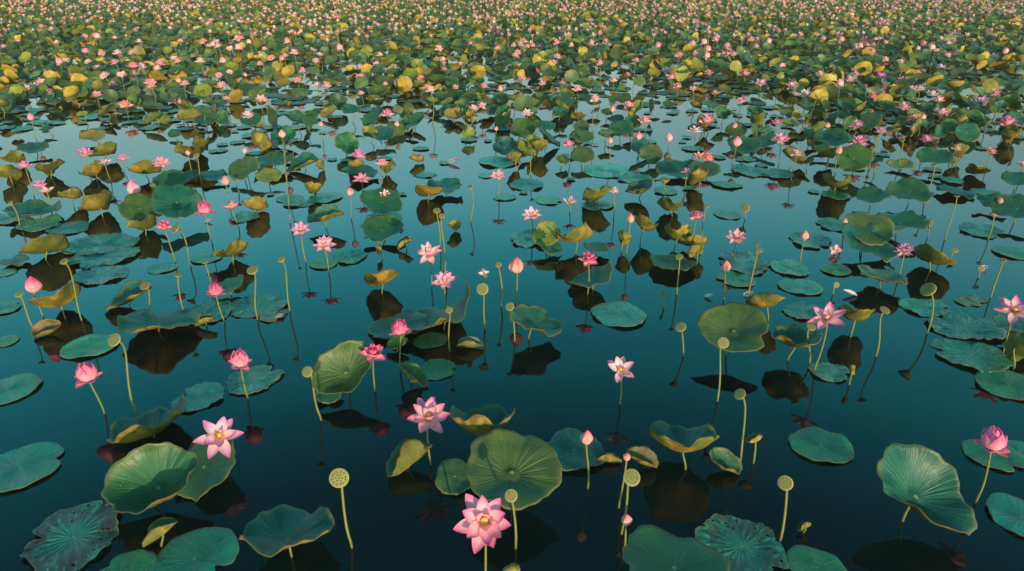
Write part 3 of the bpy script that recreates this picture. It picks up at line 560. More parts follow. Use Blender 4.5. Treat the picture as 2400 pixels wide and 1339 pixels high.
# ------------------------------------------------------------------ standing leaves (x, y, width, apparent height, mode, tone, gold, height, roll, label, extra)
LV = [
 (352,1133,228,168,'f','g',.35,.22,24,'very large green bowl-shaped leaf at the lower left',dict(cup=.28,wave=.06,lobe=.10,curl=.65,axis=8,seed=31,dip=.10)),
 (475,1105,165,112,'f','g',.2,.10,30,'dark green leaf tucked behind the very large lower-left leaf',dict(cup=.05)),
 (348,996,196,40,'f','t',.8,.13,10,'teal leaf with wavy golden underside rim beyond the very large lower-left leaf',dict(cup=.42,wave=.11,cupx=1.5)),
 (1205,1104,222,178,'f','o',.5,.30,-10,'biggest olive green round leaf at lower centre, half in shade',dict(cup=.16,wave=.05,rag=.035,seed=44,dip=.12)),
 (1345,1052,138,92,'f','t',.1,.05,0,'flat teal leaf behind the tall coral bud',dict(cup=.03,wave=.02)),
 (1068,1125,92,84,'f','g',.3,.04,0,'small green leaf tucked under the left side of the biggest leaf',dict(cup=.03,wave=.02)),
 (950,1058,122,62,'f','g',.8,.16,28,'green leaf with folded golden flap below the pink lotus of lower centre',dict(cup=.12,curl=1.0,axis=10,wave=.05,flop=1.1,flopa=-70)),
 (1131,988,176,34,'f','t',1.0,.30,-2,'golden funnel leaf with teal rim above the biggest leaf',dict(cup=.62,wave=.09,cupx=1.35)),
 (1603,1030,180,44,'f','t',.9,.24,6,'teal and gold funnel leaf above a dark round reflection at lower right of centre',dict(cup=.52,wave=.08,cupx=1.45)),
 (1507,1080,78,44,'f','b',.6,.05,-25,'small brown and green folded leaf right of the small coral bud',dict(cup=.1,curl=1.2,axis=0)),
 (1428,1077,58,10,'f','b',.9,.03,0,'narrow dry curled strip of leaf right of the flat teal leaf',dict(cup=.1,curl=2.4,axis=0)),
 (1700,1090,86,56,'f','g',.9,.05,-32,'small squarish green leaf with curled golden edges',dict(cup=.26,curl=.9,axis=0,wave=.05)),
 (1768,1028,46,20,'f','y',1.0,.22,25,'tiny yellow curled leaf right of the tilted seed pod',dict(cup=.4,curl=1.2)),
 (2168,1152,238,158,'f','t',.4,.30,-32,'very large teal heart-like leaf at lower right above its dark reflection',dict(cup=.24,wave=.06,lobe=.12,curl=.6,axis=0,seed=57,dip=.10)),
 (675,1238,216,92,'f','t',.7,.22,-6,'wavy teal bowl leaf at the bottom left of centre',dict(cup=.30,wave=.10,seed=61)),
 (375,1257,90,24,'f','g',.9,.05,28,'small boat-shaped rolled leaf below the very large lower-left leaf',dict(cup=.1,curl=1.9,axis=0,wave=.03)),
 (1590,1325,268,150,'f','g',.4,.25,-8,'large green leaf cut by the bottom edge right of centre',dict(cup=.08,wave=.05,lobe=.08)),
 (806,872,150,128,'f','o',.5,.25,30,'tall pale green leaf leaning behind the deep pink half-open lotus',dict(cup=.24,wave=.05,curl=.5,axis=0,lobe=.06,dip=.1)),
 (768,922,66,52,'f','g',.6,.05,0,'rounded green lobe leaf at the foot of the tall pale leaf',dict(cup=.15)),
 (970,888,78,46,'f','g',1.0,.06,-38,'folded leaf with golden edges near the small round pad at centre',dict(cup=.2,curl=1.25,axis=0,wave=.03)),
 (1102,805,64,22,'f','p',.8,.05,0,'narrow boat-shaped rolled leaf at centre',dict(cup=.1,curl=1.7,axis=0,wave=.02)),
 (1030,738,178,44,'f','t',.5,.14,14,'long teal leaf with raised right tip behind the ball-shaped lotus',dict(cup=.12,wave=.10,flop=.7,flopa=0)),
 (932,762,140,58,'f','t',.3,.06,8,'low teal leaf behind the ball-shaped lotus',dict(cup=.05,wave=.05)),
 (930,806,56,36,'f','l',.9,.08,20,'small yellow-green crumpled leaf below the ball-shaped lotus',dict(cup=.3,wave=.12,curl=1)),
 (1256,750,132,56,'f','t',.8,.22,-22,'teal bowl leaf with wavy rim right of the small seed pod at centre',dict(cup=.3,wave=.09)),
 (1719,770,158,116,'f','o',.4,.30,0,'large round olive leaf with teal centre right of centre',dict(cup=.16,wave=.035,rag=.03,notch=.2,seed=72,dip=.12)),
 (1797,704,98,22,'u','y',1.0,.22,16,'golden upturned leaf above the large round olive leaf',dict(cup=.3,wave=.07)),
 (1862,792,124,44,'f','t',1.0,.25,8,'teal leaf with broad wavy golden rim below the pink lotus right of centre',dict(cup=.5,wave=.10,cupx=1.5)),
 (2006,733,104,28,'u','l',.6,.25,6,'yellow-green leaf turned edge-on right of the pink lotus',dict(cup=.25,wave=.08)),
 (895,650,100,30,'u','y',1.0,.19,4,'golden upturned leaf above a round dark reflection left of centre',dict(cup=.28,wave=.09,seed=80)),
 (136,697,132,28,'u','y',1.0,.22,6,'golden upturned leaf below the fat pink bud at far left',dict(cup=.3,wave=.07)),
 (110,775,72,42,'f','b',.7,.05,24,'brown-edged bowl leaf floating at the far left',dict(cup=.4,curl=.8,wave=.04)),
 (300,695,114,34,'f','t',.6,.13,22,'narrow teal leaf below the drying seed pod at left',dict(cup=.18,wave=.07,curl=.6)),
 (368,750,178,46,'f','t',.9,.15,-6,'long teal leaf with thin golden lower rim at left',dict(cup=.16,wave=.08)),
 (1384,643,112,30,'f','p',.8,.18,14,'teal leaf with raised yellow tip above a round dark reflection at centre',dict(cup=.22,wave=.08,flop=.6,flopa=20)),
 (1580,613,108,34,'f','t',.8,.10,-4,'flat teal leaf with folded buff edge right of centre',dict(cup=.04,wave=.05)),
 (2065,645,112,26,'f','p',.7,.16,-6,None,dict(cup=.25,wave=.06)),
 (2190,604,104,32,'u','l',.5,.18,-14,'bright yellow-green upturned leaf right of the mauve many-petalled lotus',dict(cup=.22,wave=.03)),
 (2030,572,132,62,'f','t',.3,.14,-22,'wavy teal leaf at front of the right-hand leaf heap',dict(cup=.2,wave=.09)), (2038,535,112,72,'f','o',.8,.28,-10,'olive leaf with golden top behind the wavy teal leaf',dict(cup=.15,wave=.06)),
 (2110,518,114,44,'f','g',.5,.2,6,None,dict()), (2180,524,22,34,'u','l',.7,.2,0,None,dict(cup=.3,curl=1.2,axis=90)), (2045,456,72,36,'f','g',.5,.18,10,None,dict()), (2130,445,98,50,'f','g',.3,.22,-6,None,dict()), (1962,430,92,26,'u','o',.3,.18,0,None,dict(cup=.2)),
 (1573,481,82,24,'u','o',.2,.17,0,None,dict(cup=.22)), (1637,415,72,26,'u','y',.9,.2,22,None,dict(cup=.3)), (1590,396,104,44,'f','g',.4,.12,0,None,dict()), (1500,440,76,24,'f','t',1,.18,24,None,dict(cup=.5,wave=.1)), (1400,457,78,28,'u','o',.5,.18,20,None,dict(cup=.2)),
 (1280,548,66,60,'f','l',.7,.22,20,'round yellow-green leaf below the pale pink open lotus at centre',dict(cup=.25,wave=.05)), (1348,548,104,26,'u','y',.8,.26,18,'twisted golden leaf right of the round yellow-green leaf',dict(cup=.3,wave=.14)), (1398,580,62,24,'f','g',.5,.1,-8,None,dict()), (1290,578,60,30,'f','g',.6,.1,-20,None,dict()), (1512,524,70,28,'u','y',.95,.28,-20,None,dict(cup=.3,wave=.12)),
 (1590,548,86,34,'u','y',1,.24,0,None,dict(cup=.3,wave=.14)), (1462,556,44,34,'u','o',.7,.2,-30,None,dict(cup=.3)), (1632,588,44,38,'u','y',.8,.15,45,None,dict(cup=.3,curl=1)), (1620,562,80,20,'u','y',.8,.18,0,None,dict(cup=.3)),
 (895,534,98,58,'f','g',.6,.16,0,'green bowl leaf, lower of two stacked under the pale lotus left of centre',dict(cup=.2)), (895,470,98,60,'f','g',.2,.26,-6,'upright green leaf behind the whitish lotus left of centre',dict(cup=.15,lobe=.08)), (762,503,86,34,'f','p',.6,.2,14,None,dict(cup=.25,curl=.7)), (1005,447,72,26,'u','l',1,.18,-6,'pale gold upturned leaf at the back of the open water',dict(cup=.15,wave=.02)),
 (1042,433,84,30,'f','t',.3,.14,0,None,dict(wave=.1)), (1064,529,40,22,'u','l',.8,.1,0,None,dict(cup=.2)), (738,440,64,22,'u','y',.9,.18,-8,None,dict(cup=.3,wave=.14)), (596,478,80,26,'u','l',.8,.17,-4,None,dict(cup=.3,wave=.1)), (540,588,92,26,'u','o',.6,.18,12,None,dict(cup=.2)),
 (412,472,108,84,'f','t',.2,.32,-10,'big dark green round leaf behind the paler leaf at left',dict(cup=.1)), (326,486,88,62,'f','o',.3,.26,0,'paler green round leaf below the pink bud at left',dict(cup=.15)), (336,524,84,26,'u','l',.6,.16,8,None,dict(cup=.2)), (226,474,96,36,'u','l',.5,.22,22,None,dict(cup=.25,wave=.1)), (74,489,116,34,'f','t',.5,.15,-4,None,dict(cup=.2)),
 (400,420,76,44,'f','g',.5,.2,0,None,dict()), (336,396,76,26,'u','y',.8,.2,0,None,dict(cup=.3,wave=.12)), (220,404,76,26,'u','l',.9,.16,20,None,dict(cup=.3)), (118,396,66,24,'u','g',.1,.16,8,None,dict()), (104,582,108,40,'u','l',.2,.14,6,'bright green upturned leaf at the far left of the middle water',dict(cup=.2,wave=.06)), (36,610,60,20,'f','p',.3,.05,0,None,dict()),
 (246,352,68,24,'u','l',.4,.22,16,None,dict(cup=.2)), (455,358,96,26,'u','o',.4,.18,14,None,dict(cup=.2)), (572,394,74,46,'f','o',.5,.22,24,None,dict()), (630,411,60,34,'f','l',.8,.16,0,None,dict()), (640,374,96,30,'f','g',.6,.18,4,None,dict()), (708,380,76,26,'f','t',.4,.15,22,None,dict(curl=.6)), (752,386,34,22,'u','y',.8,.12,50,None,dict(cup=.3)), (834,386,52,24,'u','l',.8,.14,0,None,dict(cup=.3,wave=.12)),
 (848,402,76,26,'f','t',.2,.12,-10,None,dict()), (908,388,62,30,'u','o',.7,.2,0,None,dict(cup=.3)), (976,370,42,16,'u','l',1,.12,0,None,dict(cup=.3)), (1206,370,52,24,'u','y',1,.22,14,None,dict(cup=.3)), (1266,340,58,24,'u','y',.9,.22,8,None,dict(cup=.3,wave=.12)), (1366,362,54,40,'f','o',.2,.2,0,None,dict(cup=.1)), (1526,360,56,44,'f','o',.3,.2,-20,None,dict()),
 (2004,370,80,62,'f','o',.3,.3,0,'large round olive leaf standing upright at the right edge of the dense bed',dict(cup=.1)), (1940,358,56,22,'u','y',.9,.24,24,None,dict(cup=.3)), (2110,384,60,22,'f','l',.6,.1,0,None,dict()), (2190,364,76,38,'f','g',.3,.26,0,None,dict()), (2244,352,66,30,'u','y',.8,.26,0,None,dict(cup=.3)), (2290,400,60,22,'u','y',.6,.12,-6,None,dict(cup=.2)), (2384,418,66,30,'f','t',.3,.2,0,None,dict()),
 (2386,485,110,60,'f','g',.4,.24,0,'big dark green leaf cut by the right edge at back of the water',dict()), (2240,448,84,16,'f','t',.1,.06,-4,None,dict(cup=.06)), (2330,470,70,30,'f','g',.3,.14,0,None,dict()), (1746,340,76,40,'f','g',.2,.3,0,None,dict()), (1725,305,50,34,'f','o',.3,.26,0,None,dict()), (1226,300,58,46,'f','o',.3,.26,0,None,dict()), (1355,272,44,22,'u','l',.5,.26,0,None,dict(cup=.2)), (1455,300,60,34,'f','g',.3,.22,0,None,dict()),
 (1950,322,80,40,'f','g',.5,.28,0,None,dict()), (1650,395,80,36,'f','g',.4,.14,0,None,dict()), (450,410,50,20,'f','t',.3,.08,0,None,dict()), (20,410,60,40,'u','o',.4,.15,0,None,dict(cup=.2)), (165,455,60,24,'u','y',.6,.2,0,None,dict(cup=.3,wave=.1)), (30,370,60,24,'u','o',.8,.2,0,None,dict(cup=.2)), (80,345,66,24,'f','g',.2,.15,0,None,dict()), (500,410,60,24,'f','t',.2,.12,0,None,dict()),
 (2386,810,80,56,'u','l',.2,.22,-40,'hanging green leaf at the right edge below the cut-off pink lotus',dict(cup=.2)), (2395,762,110,36,'f','t',.3,.2,0,None,dict()), (535,668,76,30,'f','t',.5,.12,20,None,dict(cup=.1)), (1195,1340,52,60,'u','y',1,.18,30,'dry golden leaf tip poking in at the bottom edge of centre',dict(cup=.3,curl=1.3)),
 (888,585,26,36,'u','l',1,.12,10,'small yellow leaf hanging folded from a stem left of centre',dict(cup=.3,curl=1.4,axis=90)), (1998,866,24,66,'u','l',.7,.16,2,'rolled upright yellow-green leaf right of the small wrinkled pad',dict(cup=.05,curl=2.3,axis=90,wave=.02)), (1555,690,14,62,'u','l',1,.14,4,'thin rolled yellow leaf spear left of the large round olive leaf',dict(cup=.05,curl=2.6,axis=90,wave=.02)),
 (946,576,44,12,'f','p',.8,.06,35,'pale rolled leaf stick beside the pale pink wide-open lotus',dict(cup=.05,curl=2.5,axis=0)), (480,760,48,12,'f','b',.5,.03,20,'dead brown strip of leaf beside the long teal leaf',dict(cup=.1,curl=2.2,axis=0)), (1884,1231,34,9,'f','b',.9,.06,38,'short broken brownish leaf roll right of the yellow seed pod',dict(cup=.05,curl=2.5,axis=0)),
]
for l in LV: leaf(*l[:10], **l[10])
# ------------------------------------------------------------------ floating pads
PD = [
 (18,914,134,'t',0,'ribbed teal pad cut by the left edge of near water','smooth'), (48,1096,176,'t',.05,'big smooth teal pad cut by the left edge of the foreground','smooth'), (172,1258,212,'t',.75,'big tattered dark-blotched pad in the lower left corner','holed'), (455,1310,196,'t',0,'big smooth teal pad at the bottom left','smooth'), (298,1335,124,'g',0,'smooth green pad cut by the bottom edge at left','smooth'),
 (467,930,114,'p',.2,'pale wrinkled pad beyond the mauve star-shaped lotus','crinkled'), (595,890,122,'p',.5,'pale wrinkled pad under the pink rounded lotus','crinkled'), (212,812,118,'p',0,'smooth grey-green pad beside the dried funnel pod','smooth'), (15,798,54,'g',0,None,'smooth'), (12,720,70,'t',0,None,'smooth'), (235,645,114,'p',.4,'pale wrinkled pad at left of the middle water','crinkled'),
 (380,628,64,'p',0,'small pale smooth pad at left of the middle water','smooth'), (240,602,140,'p',.4,None,'crinkled'), (235,574,150,'t',.2,None,'crinkled'), (480,733,124,'t',.4,None,'crinkled'), (604,716,124,'t',.2,'wrinkled teal pad under the wide-topped seed pod','crinkled'), (640,738,64,'b',.6,'tattered brown pad at edge of the wrinkled teal pad','crinkled'), (820,601,82,'t',0,'teal star-edged pad, right one of the touching pair','crinkled'), (757,617,68,'g',0,'green pad, left one of the touching pair','smooth'),
 (1450,737,128,'p',0,'large smooth pale green pad in open water right of centre','smooth'), (1026,866,88,'g',0,'small round green pad right of the folded leaf','smooth'), (1008,798,76,'g',0,'notched green pad behind the folded golden-edged leaf','smooth'), (1925,1044,138,'g',0,'oval green pad alone in open water at lower right','smooth'), (2396,1212,146,'t',0,'smooth teal pad cut by the right edge of the foreground','smooth'),
 (1738,1282,196,'t',.6,'big wrinkled teal pad with torn holes at bottom right of centre','holed'), (1914,1330,132,'g',0,'smooth green pad cut by the bottom edge at right','smooth'), (2330,1066,124,'g',0,'green pad under the large pink rounded lotus','smooth'), (2392,1058,90,'t',0,'teal pad cut by the right edge behind the rounded lotus','smooth'), (2366,902,140,'g',0,'smooth green pad below the wrinkled pads near the right edge','smooth'),
 (2276,832,156,'t',.3,'large wrinkled teal pad, lower of the two at right','crinkled'), (2262,766,156,'t',.2,'large wrinkled teal pad, upper of the two at right','crinkled'), (2166,720,102,'p',0,'teal pad behind the curved stem of the broad seed pod','crinkled'), (2268,706,54,'b',.4,None,'crinkled'), (1945,871,88,'p',.4,'small wrinkled pad left of the rolled upright leaf','crinkled'), (1882,730,90,'t',.3,None,'crinkled'),
 (1876,672,96,'p',0,None,'smooth'), (1850,627,92,'p',0,None,'crinkled'), (1960,632,68,'g',0,None,'smooth'), (1725,655,86,'g',0,None,'smooth'), (1742,616,124,'p',.6,None,'crinkled'), (1900,563,98,'p',.3,None,'crinkled'), (1705,503,64,'t',.2,None,'smooth'), (1956,527,84,'t',0,None,'smooth'), (2300,540,94,'t',.2,None,'crinkled'), (2372,592,80,'t',0,None,'smooth'),
 (1250,561,110,'p',.2,None,'crinkled'), (680,466,62,'t',0,None,'smooth'), (762,463,78,'p',0,None,'smooth'), (716,476,54,'t',0,None,'smooth'), (1000,410,48,'p',0,None,'smooth'), (1182,462,52,'p',0,None,'smooth'), (1140,411,38,'p',0,None,'smooth'), (1168,380,94,'t',0,None,'smooth'), (1235,433,84,'t',0,None,'smooth'), (1420,400,110,'p',0,None,'smooth'), (1480,416,90,'t',.2,None,'crinkled'), (1400,482,74,'t',0,None,'smooth'), (1285,470,60,'p',0,None,'smooth'),
 (25,512,80,'t',.2,None,'crinkled'), (95,525,100,'p',.2,None,'crinkled'), (160,535,90,'t',0,None,'smooth'), (575,508,70,'p',.3,None,'crinkled'), (486,604,70,'p',0,None,'smooth'), (2310,450,60,'t',0,None,'smooth'), (1820,408,80,'t',.1,None,'smooth'), (1760,400,90,'t',.1,None,'crinkled'), (900,508,90,'t',.1,None,'crinkled'), (1560,447,60,'p',.4,None,'crinkled'), (2290,700,40,'b',.5,None,'crinkled'), (10,640,50,'p',0,None,'smooth')]
for x, y, w, tn, dt, lab, kd in PD: pad(x, y, w, tn, dt, 0, lab, kd)
# fallen petals on the water
def fallen(x, y, w, col, label, rot=0):
    P = at(x, y, .006); R = w * depth(P) / F; V, Fc, uv = petal_geom(1.0, .3, 6 * D, 28 * D, 0, .5)
    me = mesh('fallen_petal', V * R, Fc, [M['petal']], None, uv)
    o = obj('fallen_petal', me, None, Matrix.Translation(P) @ Matrix.Rotation(R_(rot), 4, 'Z') @ Matrix.Translation((-R * .5, 0, 0)), (*PINK[col], 1)); reg(o, 'petal', 'fallen', x, y, label)
fallen(1662,697,24,'w','single whitish petal floating left of the golden upturned leaf, right of centre',-20); fallen(1990,692,36,'w','pale fallen petal floating above the yellow-green edge-on leaf',170); fallen(2306,631,24,'w','small white petal floating in open water at far right',20)
fallen(1755,693,26,'p','pink fallen petal floating behind the large round olive leaf',10); fallen(655,745,26,'w','pale curled petal on the tattered brown pad',-10); fallen(1064,383,34,'c','coral petal lying on the far open water at centre',0); fallen(490,520,20,'p','small petal floating below the rounded lotus at left',0)

# ------------------------------------------------------------------ the dense bed, filled by a seeded scatter
def gauss(px, py, x, y, sx, sy): return np.exp(-(((px - x) / sx) ** 2 + ((py - y) / sy) ** 2))
def vnoise(x, y, s, sd):
    q = np.random.default_rng(sd); g = q.random((64, 64)); u = x / s + 500; v = y / s + 500
    i = np.floor(u).astype(int); j = np.floor(v).astype(int); fu = u - i; fv = v - j; fu = fu * fu * (3 - 2 * fu); fv = fv * fv * (3 - 2 * fv)
    G = lambda a, b: g[a % 64, b % 64]
    return (G(i, j) * (1 - fu) + G(i + 1, j) * fu) * (1 - fv) + (G(i, j + 1) * (1 - fu) + G(i + 1, j + 1) * fu) * fv
def openwater(px, py):
    o = 1.0 * gauss(px, py, 1470, 215, 130, 42) + .9 * gauss(px, py, 2200, 205, 170, 28) + .85 * gauss(px, py, 620, 250, 90, 45) + .8 * gauss(px, py, 1100, 165, 120, 14) + .6 * gauss(px, py, 430, 165, 40, 22) + .7 * gauss(px, py, 1600, 250, 120, 45) + .7 * gauss(px, py, 760, 215, 80, 30) + .7 * gauss(px, py, 1580, 120, 60, 10)
    return np.clip(o, 0, 1)
YMAX = 88.0
def scatter(n, fn, seed, y0=9.0):
    q = np.random.default_rng(seed); y = np.sqrt(q.uniform(y0 ** 2, YMAX ** 2, n)); x = q.uniform(-1, 1, n) * (y * 0.86 + 1.2)
    px, py = proj(x, y, np.zeros(n)); k = q.random(n) < fn(px, py, x, y); return x[k], y[k], px[k], py[k]
AREA = 0.86 * (YMAX ** 2 - 81)
def leafden(px, py, x, y):
    d = np.interp(py, [-60, 90, 150, 200, 235, 290, 340, 390, 430], [.8, .85, .85, .72, .46, .26, .12, .04, 0])
    d = np.maximum(d, .95 * gauss(px, py, 170, 205, 290, 65)); d = np.maximum(d, .85 * gauss(px, py, 2150, 275, 330, 52)); d = np.maximum(d, .5 * gauss(px, py, 1280, 290, 130, 40))
    d = d * (1 - .93 * openwater(px, py)) * (1 - .8 * gauss(px, py, 330, 325, 330, 20)) * (1 - .75 * gauss(px, py, 960, 325, 260, 16))
    c = vnoise(x, y, 1.9, 3); far = np.clip((y - 22) / 14, 0, 1); return d * np.clip(np.maximum((c * 2.0 - .2) * (1 - far) + far, (gauss(px, py, 170, 215, 290, 65) + gauss(px, py, 2150, 270, 330, 60)) * 1.1), 0, 1)
LX, LY, LPX, LPY = scatter(int(AREA * 11), leafden, 21)
def padden(px, py, x, y):
    d = np.interp(py, [100, 170, 230, 300, 345, 400, 470, 520], [.3, .8, 1, .75, .42, .25, .06, 0]); c = vnoise(x, y, 2.4, 9)
    d = d * (1 - .5 * openwater(px, py)) * (1 - .6 * gauss(px, py, 330, 325, 330, 20)) * (1 - .5 * gauss(px, py, 960, 325, 260, 16)) + .25 * openwater(px, py) * (py < 300)
    return d * np.clip(c * 2.6 - .6, 0.04, 1) * (y < 45)
PX_, PY_, PPX, PPY = scatter(int(AREA * 5.5), padden, 33, 8.0)
def flden(px, py, x, y):
    d = np.interp(py, [-60, 40, 100, 160, 230, 310], [1, 1, .72, .32, .12, .02]); return d * (.3 + .7 * (vnoise(x, y, 2.6, 17) > .42)) * (1 - .8 * openwater(px, py))
FX, FY, FPX, FPY = scatter(int(AREA * 2.25), flden, 47, 14.0)

def tone_pick(q, n):
    u = q.random(n); k = np.select([u < .40, u < .66, u < .84, u < .93], [0, 1, 2, 3], 4); return k
TK = 'tgoly'
# leaf prototypes for copies
LP = []
for i in range(15):
    cfg = [dict(cup=.12), dict(cup=.2, wave=.08), dict(cup=.3, wave=.09), dict(cup=.1, curl=.7), dict(cup=.45, wave=.09, cupx=1.5), dict(cup=.15, curl=1.1, axis=.6), dict(cup=.08, lobe=.1), dict(cup=.25, wave=.12), dict(cup=-.12, wave=.07), dict(cup=.3, wave=.14, curl=1.0, axis=1.4), dict(cup=.2, wave=.18, curl=1.5, axis=1.7, lobe=.1), dict(cup=.35, wave=.12, curl=.8, axis=1.0, flop=.6, flopa=1.0), dict(cup=.1, wave=.12, curl=1.9, axis=.4), dict(cup=.25, wave=.2, curl=.7, axis=2.2, flop=.8, flopa=3.4), dict(cup=.2, wave=.12, curl=1.3, axis=.9, flop=.5)][i]
    g = leaf_geom(1.0, seed=300 + i, rings=6, segs=30, th=.014, **cfg); LP.append(mesh('leaf_blade', g[0], g[1], [M['top'], M['under']], g[2], g[3]))
us = stem_geom((0, 0, 0), (0, 0, 1), (0.15, .1, 1), .0, .0, 3, .06)
def unit_stem(sd):
    V, Fc = stem_geom((0, 0, 0), (0, 0, 1), (0.12, .1, 1), 1, .85, sd, 0.0); # radius 1, length 1; bend added here
    q = random.Random(sd); a, b = q.uniform(-6, 6), q.uniform(-6, 6)
    V = [Vector((v.x + a * math.sin(max(0, v.z) * math.pi) , v.y + b * math.sin(max(0, v.z) * math.pi), v.z)) for v in V]
    return mesh('stalk', V, Fc, [M['stem']])
US = [unit_stem(i) for i in range(4)]
def rand_orient(q, gold):
    """leaf normal: mostly up, leaning with the bed towards the low sun behind the camera; some turned over"""
    az = q.uniform(0, 2 * math.pi); t = abs(q.normal(0, 32)) if not gold else q.uniform(30, 82)
    if gold: az = math.pi / 2 + q.normal(0, .8)
    n = Vector((math.sin(R_(t)) * math.cos(az), math.sin(R_(t)) * math.sin(az), math.cos(R_(t))))
    if not gold: n = (n + Vector((0.06, -0.42, 0))).normalized()
    return n
qq = np.random.default_rng(77)
nl = len(LX); ordr = np.argsort(LY); n_hand = sum(1 for i in ITEMS if i[1] == 'leaf'); inview = (LPX > -30) & (LPX < 2430)
budget = 300 - n_hand; stuffL = []
for i in ordr:
    gold = qq.random() < (.17 if LY[i] < 26 else .10); R = (.11 + .18 * qq.random() ** .9) * float(np.interp(LY[i], [14, 20, 30, 45], [1, .9, .72, .68])); n = rand_orient(qq, gold)
    bedh = .16 + .30 * np.clip((LY[i] - 14) / 16, 0, 1) ; hz = max(.06 + R * .5 * math.sin(n.angle(Vector((0, 0, 1)))), bedh * qq.uniform(.35, 1.45))
    tk = TK[tone_pick(qq, 1)[0]]
    if gold: tk = qq.choice(list('yool'))
    if budget > 0 and inview[i]:
        budget -= 1; base = Vector((LX[i], LY[i], 0)); root = empty('lotus_leaf', base); rot = basis(n) @ Matrix.Rotation(qq.uniform(0, 6.28), 4, 'Z')
        col = [a * qq.uniform(.85, 1.2) for a in PAL[tk]]
        obj('blade', LP[int(qq.integers(9, 15) if gold else qq.integers(0, 11))], root, Matrix.Translation((0, 0, hz)) @ rot @ Matrix.Diagonal((R, R, R, 1)), (*col, qq.uniform(.25, .9) if gold else qq.uniform(.1, .8)))
        obj('stalk', US[int(qq.integers(0, 4))], root, Matrix.Diagonal((.009, .009, hz, 1)))
        a, b = proj(np.array(LX[i]), np.array(LY[i]), np.array(hz)); reg(root, 'leaf', TONE[tk] + (' upturned' if gold else ' spread'), float(a), float(b))
    else: stuffL.append((LX[i], LY[i], hz, R, n, tk, gold))
# pads
PP = []
for i in range(6):
    g = leaf_geom(1.0, seed=400 + i, rings=5, segs=30, th=.012, cup=.02, wave=.015, notch=(0, .35)[i % 2], crink=(.008, .03)[i // 3], both=True); PP.append(mesh('lily_pad', g[0], g[1], [M['pad'], M['under']], g[2], g[3]))
budget = 300 - sum(1 for i in ITEMS if i[1] == 'pad'); stuffP = []
for i in np.argsort(PY_):
    R = .07 + .19 * qq.random() ** 1.3; tk = qq.choice(list('tttpg')); z = .008 + qq.uniform(0, .012)
    if budget > 0 and -20 < PPX[i] < 2420:
        budget -= 1; col = [a * qq.uniform(.85, 1.2) for a in PAL[tk]]; k = int(qq.integers(0, 6))
        o = obj('lily_pad', PP[k], None, Matrix.Translation((PX_[i], PY_[i], z + .008)) @ Matrix.Rotation(qq.uniform(0, 6.28), 4, 'Z') @ Matrix.Diagonal((R, R * qq.uniform(.8, 1), R, 1)), (*col, qq.uniform(0, .5)))
        reg(o, 'pad', TONE[tk] + (' wrinkled' if k > 2 else ' smooth'), float(PPX[i]), float(PPY[i]))
    else: stuffP.append((PX_[i], PY_[i], z, R, Vector((0, 0, 1)), tk, False))
# flowers
budget = 300 - sum(1 for i in ITEMS if i[1] == 'flower'); stuffF = []
for i in np.argsort(FY):
    sty = str(qq.choice(['open', 'many', 'cup', 'cup', 'globe'])); c = str(qq.choice(list('pmwpcwwp'))); R = qq.uniform(.12, .175); hz = qq.uniform(.5, .8); R = R * (.62 if sty == 'globe' else .95)
    if budget > 0 and -10 < FPX[i] < 2410:
        budget -= 1; base = Vector((FX[i], FY[i], 0)); root = empty('lotus_flower', base); n = Vector((qq.normal(0, .15), qq.normal(-.15, .15), 1)).normalized()
        obj('bloom', bloom_mesh(sty, int(qq.integers(0, 3))), root, Matrix.Translation((0, 0, hz)) @ basis(n) @ Matrix.Diagonal((R, R, R, 1)), (*PINK[c], .8)); obj('stem', US[int(qq.integers(0, 4))], root, Matrix.Diagonal((.009, .009, hz, 1)))
        a, b = proj(np.array(FX[i]), np.array(FY[i]), np.array(hz)); reg(root, 'flower', CN[c] + ' ' + SN[sty], float(a), float(b))
    else: stuffF.append((FX[i], FY[i], hz, R, c))
